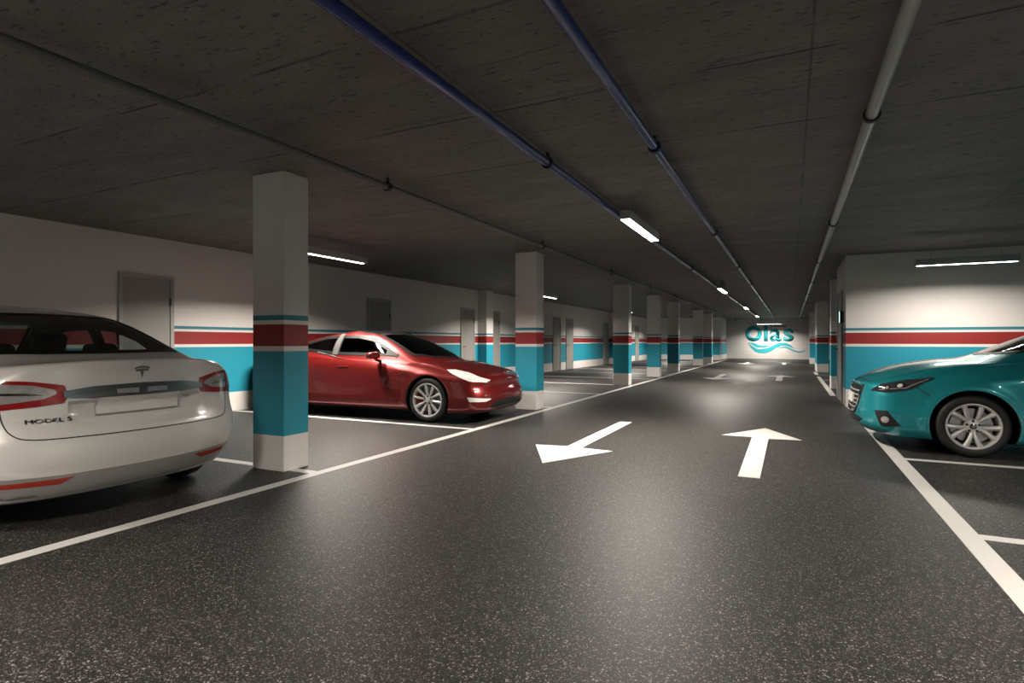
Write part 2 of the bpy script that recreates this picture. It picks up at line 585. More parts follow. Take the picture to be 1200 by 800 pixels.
for y, lab in lefts:
    paint('bay_line', rect(XL + 0.02, -3.925, y - BW, y + BW), lab, 'floor line')
for y, lab in [(6.98, 'white bay line on the floor on the near side of the teal car'), (4.40, 'nearest white bay line on the right, below the teal car'),
               (9.75, 'white bay line on the far side of the teal car')]:
    paint('bay_line', rect(1.045, XR - .02, y - BW, y + BW), lab, 'floor line')
for y, lab in [(17.6, 'white bay line beyond the right wall block'), (20.2, 'second white bay line beyond the right wall block'),
               (22.9, 'third white bay line beyond the right wall block')]:
    paint('bay_line', rect(0.89, XR - .02, y - BW, y + BW), lab, 'floor line')
def arrow_up(y):     # pointing away
    return [(-.425, y), (-.245, y), (-.25, y + 2.26), (.12, y + 2.31), (-.32, y + 3.18), (-.80, y + 2.32), (-.44, y + 2.31)]
def arrow_dn(y):     # y = tip
    return [(-2.20, y), (-1.75, y + .90), (-2.12, y + .94), (-2.12, y + 3.2), (-2.30, y + 3.2), (-2.30, y + .96), (-2.67, y + .9)]
for i, k in enumerate((0, 13.75, 27.5)):
    paint('floor_arrow', arrow_up(5.43 + k), ['large nearest white arrow on the lane pointing away', 'white arrow midway down the lane pointing away', 'farthest tiny white arrow pointing away'][i], 'arrow')
    paint('floor_arrow', arrow_dn(5.17 + k), ['large nearest white arrow on the lane pointing back to the viewer', 'white arrow midway down the lane pointing back', 'farthest tiny white arrow pointing back'][i], 'arrow')

# ------------------------------------------------------------------ pipes with clamps
PZ = 2.69
def pipe(x, r, mat, label, y0=YB, y1=YF, n=None):
    t = thing('ceiling_pipe', label, 'pipe', (x, 0, PZ), 0, 'pipes running along the ceiling')
    bm = bmesh.new()
    add_lathe(bm, [(r, y0), (r, y1)], 'y', (0, 0, 0), 20)
    obj('pipe_run', bm, mat, t, smooth=True)
    y = 4.4 - 3.8 * 3
    first = None
    while y < y1 - .5:
        if first is None:
            bm = bmesh.new()
            add_lathe(bm, [(r + 0.001, -0.02), (r + 0.014, -0.02), (r + 0.014, 0.02), (r + 0.001, 0.02)], 'y', (0, 0, 0), 24, closed=True)
            add_box(bm, -0.012, 0.012, -0.012, 0.012, r + 0.01, CZ - PZ)
            first = obj('pipe_clamp', bm, mat2(mat), t, smooth=True)
            first.location = (0, y, 0)
        else:
            c = dup(first, (0, y, 0), None, t)
        y += 3.8
def mat2(m):
    return M['clamp'] if m is not M['blue'] else M['clampblue']
M['clampblue'] = simple('dark_blue_clamp', (0.006, 0.009, 0.03), 0.45, noise=0.1)
pipe(-1.825, 0.036, M['blue'], 'dark blue ceiling pipe beside the row of lane lamps')
pipe(-0.94, 0.034, M['blue'], 'dark blue ceiling pipe near the middle of the lane, without lamps')
pipe(0.476, 0.038, M['grey'], 'light grey ceiling pipe over the right side of the lane')
pipe(-3.49, 0.030, M['greyd'], 'thin grey ceiling pipe along the tops of the left pillars')

# ------------------------------------------------------------------ lamps
def light_data(name, L, W, power, spread=150):
    ld = bpy.data.lights.new(name, 'AREA')
    ld.shape = 'RECTANGLE'
    ld.size = W
    ld.size_y = L
    ld.energy = power
    ld.color = (1.0, 0.92, 0.82)
    ld.spread = math.radians(spread)
    return ld
LAMPN = [0]
def lamp(x, y, z, L, W, along, power, label, H=0.1, HW=None, spread=150):
    """luminaire, bottom at z; along 'y' or 'x'"""
    t = thing('ceiling_lamp', label, 'ceiling lamp', (x, y, z), 0 if along == 'y' else PI / 2, 'slim ceiling lamps')
    bm = bmesh.new()
    w, l = (HW or W + .016) / 2, L / 2 + 0.02
    add_box(bm, -w, w, -l, l, 0.002, H, bevel=0.004)
    obj('lamp_housing', bm, M['house'], t)
    bm = bmesh.new()
    add_box(bm, -W / 2, W / 2, -L / 2, L / 2, -0.004, 0.002)
    obj('diffuser', bm, M['lamp'], t)
    bm = bmesh.new()
    top = CZ - z
    if top > H + 0.005:
        bm.free()
        for s in (-1, 1):
            bm = bmesh.new()
            add_tube(bm, [(0, s * L * 0.35, H - 0.002), (0, s * L * 0.35, top)], 0.004, 8)
            obj('hanger', bm, M['house'], t)
    ld = light_data('tube_light', L * 0.98, W * 0.98, power, spread)
    lo = bpy.data.objects.new('tube_light', ld)
    COL.objects.link(lo)
    lo.parent = t
    lo.location = (0, 0, -0.008)
    return t
PWR = 118.0
laneY = [-2.2, 7.05, 16.3, 25.0, 33.8]
lamp(-1.645, -1.6, 2.55, 1.45, 0.10, 'y', PWR * 1.9, 'slim lane lamp behind the viewer')
lamp(-1.645, 6.95, 2.55, 1.50, 0.10, 'y', PWR, 'nearest bright slim lamp beside the blue pipe over the lane')
lamp(-1.645, 16.2, 2.55, 1.50, 0.10, 'y', PWR, 'second bright slim lamp down the lane beside the blue pipe')
lamp(-1.645, 25.0, 2.55, 1.50, 0.10, 'y', PWR, 'third slim lamp down the lane beside the blue pipe')
lamp(-1.645, 33.5, 2.55, 1.50, 0.10, 'y', PWR, 'farthest slim lamp in the row beside the blue pipe')
lamp(-1.33, 41.7, 2.36, 1.45, 0.03, 'x', PWR * 0.65, 'crosswise lamp hanging in front of the logo wall')
lamp(-6.42, -2.0, 2.5, 1.45, 0.045, 'y', PWR * 2.8, 'lamp over the left bays behind the viewer', HW=.18)
lamp(-6.42, 6.72, 2.5, 1.45, 0.045, 'y', PWR, 'grey lamp box hanging above the red car, right of the nearest pillar', HW=.18)
lamp(-6.42, 15.4, 2.5, 1.45, 0.045, 'y', PWR, 'lamp over the left bays just right of the second pillar', HW=.18)
lamp(-6.42, 24.6, 2.5, 1.45, 0.045, 'y', PWR, 'lamp over the left bays right of the fourth pillar', HW=.18)
lamp(-6.42, 35.2, 2.5, 1.45, 0.045, 'y', PWR, 'farthest lamp over the left bays', HW=.18)
lamp(2.37, 10.75, 2.375, 1.22, 0.025, 'x', PWR * .36, 'grey lamp box hanging before the striped block above the teal car', HW=.16, spread=164)
lamp(3.3, 1.5, 2.5, 1.45, 0.10, 'y', PWR * 2.6, 'added unseen fill lamp over the right bays beside the viewer')  # added out of view to brighten the near walls and cars
lamp(3.6, 20.0, 2.5, 1.45, 0.045, 'y', PWR * 0.8, 'lamp over the right bays beyond the block')
lamp(3.6, 31.0, 2.5, 1.45, 0.045, 'y', PWR * 0.8, 'lamp over the right bays far down the garage')

# ------------------------------------------------------------------ logo on end wall
def logo():
    t = thing('wall_logo', 'large teal Olas logo with a double wave on the white end wall', 'logo', (0, YF, 0))
    def toX(px, py):       # 11.43x zoom of the photograph around 860,360 -> metres on the wall
        X0 = -3.66 + (px / 11.43) * 0.0588 - 0.0
        return X0
    # letters through text curves, converted to mesh, scaled to measured boxes
    def glyph(ch, x0, x1, z0, z1, mat, bold=0.045, name='letter'):
        cu = bpy.data.curves.new('glyph', 'FONT')
        cu.body = ch
        cu.offset = bold
        cu.extrude = 0.0
        cu.resolution_u = 12
        tmp = bpy.data.objects.new('glyph', cu)
        COL.objects.link(tmp)
        bpy.context.view_layer.update()
        dg = bpy.context.evaluated_depsgraph_get()
        me = bpy.data.meshes.new_from_object(tmp.evaluated_get(dg))
        bpy.data.objects.remove(tmp)
        bm = bmesh.new()
        bm.from_mesh(me)
        xs = [v.co.x for v in bm.verts]; ys = [v.co.y for v in bm.verts]
        sx = (x1 - x0) / (max(xs) - min(xs)); sy = (z1 - z0) / (max(ys) - min(ys))
        mx, my = min(xs), min(ys)
        for v in bm.verts:
            v.co = Vector((x0 + (v.co.x - mx) * sx, -0.012, z0 + (v.co.y - my) * sy))
        r = bmesh.ops.extrude_face_region(bm, geom=bm.faces[:])
        for g in r['geom']:
            if isinstance(g, bmesh.types.BMVert):
                g.co.y = -0.001
        bmesh.ops.recalc_face_normals(bm, faces=bm.faces[:])
        me2 = bpy.data.meshes.new(name)
        bm.to_mesh(me2)
        return link(name, me2, mat, t)
    G = LG
    zt, zb = G['ztop'], G['zbase']
    glyph('O', G['x'](150), G['x'](370), G['z'](447), G['z'](240), M['logo'], 0.055)
    glyph('l', G['x'](395), G['x'](447), G['z'](445), G['z'](232), M['logo'], 0.03)
    glyph('a', G['x'](470), G['x'](622), G['z'](447), G['z'](285), M['logo'], 0.018)
    glyph('s', G['x'](645), G['x'](778), G['z'](447), G['z'](285), M['logo'], 0.03)
    glyph('PARKING', G['x'](470), G['x'](680), G['z'](262), G['z'](226), M['logo_grey'], 0.03, 'lettering')
    def wave(name, up, lo):
        pts = [(G['x'](a), G['z'](b)) for a, b in up] + [(G['x'](a), G['z'](b)) for a, b in reversed(lo)]
        bm = bmesh.new()
        add_prism(bm, pts, lambda u, v, k: (u, k, v), -0.012, -0.001)
        obj(name, bm, M['logo'], t)
    def sm(keys, n=40):
        xs = [k[0] for k in keys]
        f = pchip(keys)
        return [(xs[0] + (xs[-1] - xs[0]) * i / n, f(xs[0] + (xs[-1] - xs[0]) * i / n)) for i in range(n + 1)]
    wave('wave', sm([(185, 455), (235, 500), (330, 545), (430, 535), (520, 495), (610, 462), (680, 465), (740, 495), (785, 535)]),
         sm([(186, 470), (240, 545), (310, 590), (390, 600), (470, 580), (560, 530), (640, 500), (720, 515), (785, 540)]))
    wave('wave', sm([(200, 455), (260, 465), (330, 492), (400, 500), (495, 492)]),
         sm([(202, 458), (255, 500), (320, 525), (400, 525), (495, 497)]))
    wave('wave', sm([(590, 525), (660, 512), (720, 525), (790, 560), (860, 572), (925, 552)]),
         sm([(592, 530), (660, 528), (720, 548), (790, 578), (860, 586), (925, 557)]))

def pchip(keys):
    xs = [float(k[0]) for k in keys]; ys = [float(k[1]) for k in keys]
    n = len(xs)
    if n == 1:
        return lambda x: ys[0]
    h = [xs[i + 1] - xs[i] for i in range(n - 1)]
    d = [(ys[i + 1] - ys[i]) / h[i] for i in range(n - 1)]
    m = [0.0] * n
    for i in range(1, n - 1):
        if d[i - 1] * d[i] > 0:
            w1 = 2 * h[i] + h[i - 1]; w2 = h[i] + 2 * h[i - 1]
            m[i] = (w1 + w2) / (w1 / d[i - 1] + w2 / d[i])
    m[0] = d[0]; m[-1] = d[-1]
    def f(x):
        if x <= xs[0]: return ys[0]
        if x >= xs[-1]: return ys[-1]
        i = 0
        while x > xs[i + 1]: i += 1
        t = (x - xs[i]) / h[i]
        return ((2 * t**3 - 3 * t**2 + 1) * ys[i] + (t**3 - 2 * t**2 + t) * h[i] * m[i]
                + (-2 * t**3 + 3 * t**2) * ys[i + 1] + (t**3 - t**2) * h[i] * m[i + 1])
    return f
LG = dict(x=lambda p: -2.87 + (p - 150) / 11.43 * 0.0552, z=lambda p: 1.20 + (447 - p) / 11.43 * 0.0605, ztop=0, zbase=0)
logo()

# ------------------------------------------------------------------ cars
M['tyre'] = simple('tyre_rubber', (0.014, 0.014, 0.014), 0.65, noise=0.1)
M['alloy'] = simple('polished_alloy', (0.80, 0.79, 0.77), 0.30, metal=0.6, noise=0.02)
M['alloy2'] = simple('silver_painted_alloy', (0.72, 0.70, 0.67), 0.34, metal=0.25, coat=0.5, noise=0.02)
M['disc'] = simple('brake_disc_steel', (0.30, 0.30, 0.30), 0.35, metal=0.9, noise=0.05)
M['caliper_red'] = simple('red_caliper_paint', (0.45, 0.02, 0.02), 0.35, coat=0.5)
M['chrome'] = simple('chrome_trim', (0.55, 0.54, 0.53), 0.10, metal=1.0, noise=0.02)
M['chrome_dark'] = simple('dark_chrome', (0.22, 0.22, 0.22), 0.18, metal=1.0, noise=0.02)
M['bar_chrome'] = simple('satin_chrome_bar', (0.26, 0.25, 0.245), 0.22, metal=0.9, noise=0.06, nscale=6)
M['arch'] = simple('wheel_well_plastic', (0.008, 0.008, 0.008), 0.8, noise=0.1)
M['under'] = simple('underbody_plastic', (0.010, 0.010, 0.010), 0.8, noise=0.1)
M['gap'] = simple('panel_gap_black', (0.006, 0.006, 0.006), 0.6)
M['ceramic'] = simple('black_glass_border', (0.008, 0.008, 0.009), 0.55, spec=0.2)
M['glass_clear'] = glass('tinted_rear_glass', (0.62, 0.66, 0.64))
M['glass_dark'] = glass('dark_tinted_glass', (0.10, 0.105, 0.105))
M['roof_glass'] = simple('dark_roof_glass', (0.010, 0.010, 0.012), 0.08, coat=1.0)
M['seat'] = simple('dark_seat_leather', (0.035, 0.035, 0.034), 0.6)
M['lining'] = simple('cabin_lining', (0.05, 0.05, 0.048), 0.8)
M['paint_white'] = simple('pearl_white_paint', (0.76, 0.73, 0.69), 0.32, metal=0.05, coat=1.0, noise=0.01)
M['paint_red'] = simple('metallic_red_paint', (0.185, 0.010, 0.009), 0.36, metal=0.55, coat=1.0, noise=0.02, nscale=400)
M['paint_teal'] = simple('metallic_teal_paint', (0.012, 0.30, 0.345), 0.36, metal=0.4, coat=1.0, noise=0.05, nscale=400)
M['diffuser_grey'] = simple('grey_bumper_plastic', (0.30, 0.29, 0.28), 0.40, coat=0.3)
M['lamp_red'] = simple('red_lamp_lens', (0.30, 0.012, 0.012), 0.12, coat=1.0)
M['lamp_dull_red'] = simple('red_reflector', (0.38, 0.035, 0.02), 0.25, coat=0.5)
M['lamp_white'] = simple('white_lamp_lens', (0.78, 0.77, 0.74), 0.12, coat=1.0)
M['lamp_clear'] = simple('clear_grey_lens', (0.50, 0.48, 0.47), 0.12, metal=0.4, coat=1.0, noise=0.3, nscale=25)
M['lamp_smoke'] = simple('smoked_lamp_lens', (0.035, 0.035, 0.038), 0.08, coat=1.0, noise=0.4, nscale=30)
M['plate'] = simple('blank_number_plate', (0.82, 0.80, 0.76), 0.4, noise=0.01)

def ring_curve(R, nf=18, nm=110, nr=18):
    """half outline from front centre to rear centre of one body level"""
    W = pchip(list(zip((0, .3, .5, .7, 1), R['w'])))
    Z = pchip(list(zip((0, .3, .5, .7, 1), R['z'])))
    xf, xr, sf, sr = R['xf'], R['xr'], R.get('sf', .4), R.get('sr', .4)
    ef, er = R.get('nf', 2.4), R.get('nr', 2.4)
    cf, cr = R.get('cf', 0), R.get('cr', 0)
    out = []
    for i in range(nf):
        a = PI / 2 * i / nf
        y = W(0) * math.sin(a) ** (2 / ef)
        x = xf + sf * (1 - math.cos(a) ** (2 / ef))
        out.append(Vector((x, y, Z(0) + cf * math.cos(a) ** 2)))
    for i in range(nm + 1):
        u = i / nm
        out.append(Vector((xf + sf + (xr - sr - xf - sf) * u, W(u), Z(u))))
    for i in range(nr - 1, -1, -1):
        a = PI / 2 * i / nr
        y = W(1) * math.sin(a) ** (2 / er)
        x = xr - sr * (1 - math.cos(a) ** (2 / er))
        out.append(Vector((x, y, Z(1) + cr * math.cos(a) ** 2)))
    return out

def body_surface(rings, zbot, ztop, disp=None, step=0.03):
    """closed mesh lofted through the level outlines"""
    curves = [ring_curve(R) for R in rings]
    def spine(c, z, f=0.02):
        x0, x1 = c[0].x, c[-1].x
        k = 0.55
        xm = (x0 + x1) / 2
        return [Vector((xm + (p.x - xm) * k, p.y * f, z)) for p in c]
    curves = [spine(curves[0], zbot)] + curves + [spine(curves[-1], ztop)]
    crease = [False] + [R.get('crease', False) for R in rings] + [False]
    n = len(curves)
    ncol = len(curves[0])
    subs = []
    for i in range(n - 1):
        mc = max((curves[i + 1][j] - curves[i][j]).length for j in range(ncol))
        subs.append(max(1, min(12, math.ceil(mc / step))))
    rows = []
    # tangents per column (non uniform)
    T = []
    for j in range(ncol):
        s = [0.0]
        for i in range(n - 1):
            s.append(s[-1] + max(1e-4, (curves[i + 1][j] - curves[i][j]).length) ** 0.6)
        tl, tr = [], []
        for i in range(n):
            if i == 0:
                d = (curves[1][j] - curves[0][j]) / (s[1] - s[0]); tl.append(d); tr.append(d)
            elif i == n - 1:
                d = (curves[i][j] - curves[i - 1][j]) / (s[i] - s[i - 1]); tl.append(d); tr.append(d)
            else:
                d0 = (curves[i][j] - curves[i - 1][j]) / (s[i] - s[i - 1])
                d1 = (curves[i + 1][j] - curves[i][j]) / (s[i + 1] - s[i])
                if crease[i]:
                    tl.append(d0); tr.append(d1)
                else:
                    h0, h1 = s[i] - s[i - 1], s[i + 1] - s[i]
                    d = (d0 * h1 + d1 * h0) / (h0 + h1)
                    tl.append(d); tr.append(d)
        T.append((s, tl, tr))
    for i in range(n - 1):
        last = (i == n - 2)
        for k in range(subs[i] + (1 if last else 0)):
            t = k / subs[i]
            row = []
            for j in range(ncol):
                s, tl, tr = T[j]
                h = s[i + 1] - s[i]
                a, b = curves[i][j], curves[i + 1][j]
                p = ((2 * t**3 - 3 * t**2 + 1) * a + (t**3 - 2 * t**2 + t) * h * tr[i]
                     + (-2 * t**3 + 3 * t**2) * b + (t**3 - t**2) * h * tl[i + 1])
                if disp:
                    p = disp(p)
                row.append(p)
            rows.append(row)
    bm = bmesh.new()
    full = []
    for row in rows:
        r = [bm.verts.new(p) for p in row]
        r[0].co.y = 0; r[-1].co.y = 0
        left = [bm.verts.new((p.x, -p.y, p.z)) for p in row[1:-1]]
        full.append(r + left[::-1])
    m = len(full[0])
    for i in range(len(full) - 1):
        for k in range(m):
            bm.faces.new((full[i][k], full[i][(k + 1) % m], full[i + 1][(k + 1) % m], full[i + 1][k]))
    bm.faces.new(full[0][::-1])
    bm.faces.new(full[-1])
    bmesh.ops.recalc_face_normals(bm, faces=bm.faces[:])
    return bm

def in_poly(u, v, poly):
    c = False
    j = len(poly) - 1
    for i in range(len(poly)):
        (a, b), (x, y) = poly[i], poly[j]
        if (b > v) != (y > v) and u < (x - a) * (v - b) / (y - b) + a:
            c = not c
        j = i
    return c

def inset(poly, d):
    """offset polygon inward by d"""
    n = len(poly)
    area = sum(poly[i][0] * poly[(i + 1) % n][1] - poly[(i + 1) % n][0] * poly[i][1] for i in range(n))
    sg = 1 if area > 0 else -1
    out = []
    for i in range(n):
        p0, p1, p2 = Vector(poly[i - 1]), Vector(poly[i]), Vector(poly[(i + 1) % n])
        a = (p1 - p0).normalized(); b = (p2 - p1).normalized()
        na = Vector((-a.y, a.x)) * sg; nb = Vector((-b.y, b.x)) * sg
        k = (na + nb)
        k = k / max(0.35, k.dot(na))
        out.append(tuple(p1 + k * d))
    return out

def rnd(poly, r=0.03, n=4):
    """round the corners of a polygon"""
    out = []
    m = len(poly)
    for i in range(m):
        p0, p1, p2 = Vector(poly[i - 1]), Vector(poly[i]), Vector(poly[(i + 1) % m])
        a, b = p0 - p1, p2 - p1
        rr = min(r, a.length * .45, b.length * .45)
        s, e = p1 + a.normalized() * rr, p1 + b.normalized() * rr
        for k in range(n + 1):
            t = k / n
            q = s * (1 - t) ** 2 + p1 * 2 * t * (1 - t) + e * t * t
            out.append(tuple(q))
    return out

RT2 = math.sqrt(.5)
def cuv(pts):
    """measured (x, |y|, z) points -> coordinates on the 45 degree corner plane"""
    return [((x + abs(y)) * RT2, z) for x, y, z in pts]
PLANE = {  # (u,v) -> ray origin, ray direction
    'side+': (lambda u, v: (u, 3, v), (0, -1, 0)),
    'side-': (lambda u, v: (u, -3, v), (0, 1, 0)),
    'rear': (lambda u, v: (9, u, v), (-1, 0, 0)),
    'front': (lambda u, v: (-4, u, v), (1, 0, 0)),
    'top': (lambda u, v: (u, v, 4), (0, 0, -1)),
    'corner+': (lambda u, v: (u * RT2 - 3, u * RT2 + 3, v), (RT2, -RT2, 0)),
    'corner-': (lambda u, v: (u * RT2 - 3, -u * RT2 - 3, v), (RT2, RT2, 0)),
}
def grid_poly(poly, hole=None, step=0.03):
    bm = bmesh.new()
    vs = [bm.verts.new((u, v, 0)) for u, v in poly]
    if hole:
        hs = [bm.verts.new((u, v, 0)) for u, v in hole]
        n = len(poly)
        for i in range(n):
            bm.faces.new((vs[i], vs[(i + 1) % n], hs[(i + 1) % n], hs[i]))
    else:
        f = bm.faces.new(vs)
        bmesh.ops.triangulate(bm, faces=[f])
    us = [p[0] for p in poly]; ws = [p[1] for p in poly]
    for axis, lo, hi in ((0, min(us), max(us)), (1, min(ws), max(ws))):
        k = math.floor(lo / step) + 1
        while k * step < hi:
            co = [0, 0, 0]; no = [0, 0, 0]
            co[axis] = k * step; no[axis] = 1
            bmesh.ops.bisect_plane(bm, geom=bm.verts[:] + bm.edges[:] + bm.faces[:], plane_co=co, plane_no=no, dist=1e-5)
            k += 1
    bmesh.ops.remove_doubles(bm, verts=bm.verts[:], dist=1e-5)
    return bm

class Car:
    def __init__(self, bm, root):
        self.bvh = BVHTree.FromBMesh(bm)
        self.root = root
    def project(self, bm, plane, eps, thick):
        fo, d = PLANE[plane]
        d = Vector(d)
        pts = {}
        for v in bm.verts:
            o = Vector(fo(v.co.x, v.co.y))
            h, nrm, idx, dist = self.bvh.ray_cast(o, d)
            if h is None:
                h, nrm, idx, dist = self.bvh.find_nearest(o + d * 3)
            pts[v] = (h, nrm if nrm.dot(d) < 0 else -nrm)
        for v, (h, nrm) in pts.items():
            # average normal of neighbours for a clean offset
            av = nrm.copy()
            for e in v.link_edges:
                av += pts[e.other_vert(v)][1]
            v.co = h + av.normalized() * eps
        bm.normal_update()
        if thick > 0:
            top = {v: v.co.copy() for v in bm.verts}
            ret = bmesh.ops.extrude_face_region(bm, geom=bm.faces[:])
            nv = [g for g in ret['geom'] if isinstance(g, bmesh.types.BMVert)]
            for v in nv:
                v.co = v.co + d * thick
        bmesh.ops.recalc_face_normals(bm, faces=bm.faces[:])
        return bm
    def decal(self, name, poly, plane, mat, parent=None, eps=0.002, thick=0.004, hole=None, step=0.03, label=None):
        bm = self.project(grid_poly(poly, hole, step), plane, eps, thick)
        o = obj(name, bm, mat, parent or self.root, smooth=True, angle=50)
        if label: o['label'] = label
        return o
    def strip(self, lines, plane, width, bm=None):
        out = bm or bmesh.new()
        for ln in lines:
            L = [Vector(p) for p in ln]
            a, b = [], []
            for i, p in enumerate(L):
                t = (L[min(i + 1, len(L) - 1)] - L[max(i - 1, 0)]).normalized()
                nn = Vector((-t.y, t.x)) * width / 2
                a.append(tuple(p + nn)); b.append(tuple(p - nn))
            g = grid_poly(a + b[::-1], None, 0.03)
            self.project(g, plane, 0.0012, 0.0)
            me = bpy.data.meshes.new('t'); g.to_mesh(me); g.free()
            out.from_mesh(me); bpy.data.meshes.remove(me)
        return out

def smooth_line(pts, n=8):
    out = []
    P = [Vector(p) for p in pts]
    for i in range(len(P) - 1):
        p0, p1, p2, p3 = P[max(i - 1, 0)], P[i], P[i + 1], P[min(i + 2, len(P) - 1)]
        for k in range(n):
            t = k / n
            out.append(tuple(0.5 * ((2 * p1) + (p2 - p0) * t + (2 * p0 - 5 * p1 + 4 * p2 - p3) * t * t + (-p0 + 3 * p1 - 3 * p2 + p3) * t**3)))
    out.append(tuple(P[-1]))
    return out

def text_bm(s, bold=0.0, w=1.0, h=1.0, cx=0.0, cy=0.0, flip=False):
    cu = bpy.data.curves.new('glyph', 'FONT')
    cu.body = s; cu.offset = bold; cu.resolution_u = 6
    tmp = bpy.data.objects.new('glyph', cu)
    COL.objects.link(tmp)
    bpy.context.view_layer.update()
    me = bpy.data.meshes.new_from_object(tmp.evaluated_get(bpy.context.evaluated_depsgraph_get()))
    bpy.data.objects.remove(tmp)
    bm = bmesh.new(); bm.from_mesh(me)
    xs = [v.co.x for v in bm.verts]; ys = [v.co.y for v in bm.verts]
    for v in bm.verts:
        u = (v.co.x - min(xs)) / (max(xs) - min(xs)) - .5
        q = (v.co.y - min(ys)) / (max(ys) - min(ys)) - .5
        v.co = Vector((cx + u * w * (-1 if flip else 1), cy + q * h, 0))
    return bm

def cut_arches(bm, mats, arches, z, hw):
    """boolean wheel wells out of the closed body; returns object mesh"""
    me = bpy.data.meshes.new('shell'); bm.to_mesh(me)
    o = bpy.data.objects.new('shell', me); COL.objects.link(o)
    cut = bmesh.new()
    for (x, r) in arches:
        for s in (-1, 1):
            y0, y1 = sorted((s * (hw - 0.33), s * (hw + 0.3)))
            sub = bmesh.new()
            add_lathe(sub, [(r, y0), (r, y1)], 'y', (x, 0, z), 72)
            # extend the well downwards
            tmp = bpy.data.meshes.new('t'); sub.to_mesh(tmp); sub.free()
            cut.from_mesh(tmp); bpy.data.meshes.remove(tmp)
    mc = bpy.data.meshes.new('cutter'); cut.to_mesh(mc); cut.free()
    c = bpy.data.objects.new('cutter', mc); COL.objects.link(c)
    md = o.modifiers.new('b', 'BOOLEAN'); md.object = c; md.operation = 'DIFFERENCE'; md.solver = 'EXACT'
    bpy.context.view_layer.update()
    res = bpy.data.meshes.new_from_object(o.evaluated_get(bpy.context.evaluated_depsgraph_get()))
    bpy.data.objects.remove(o); bpy.data.objects.remove(c)
    out = bmesh.new(); out.from_mesh(res)
    return out

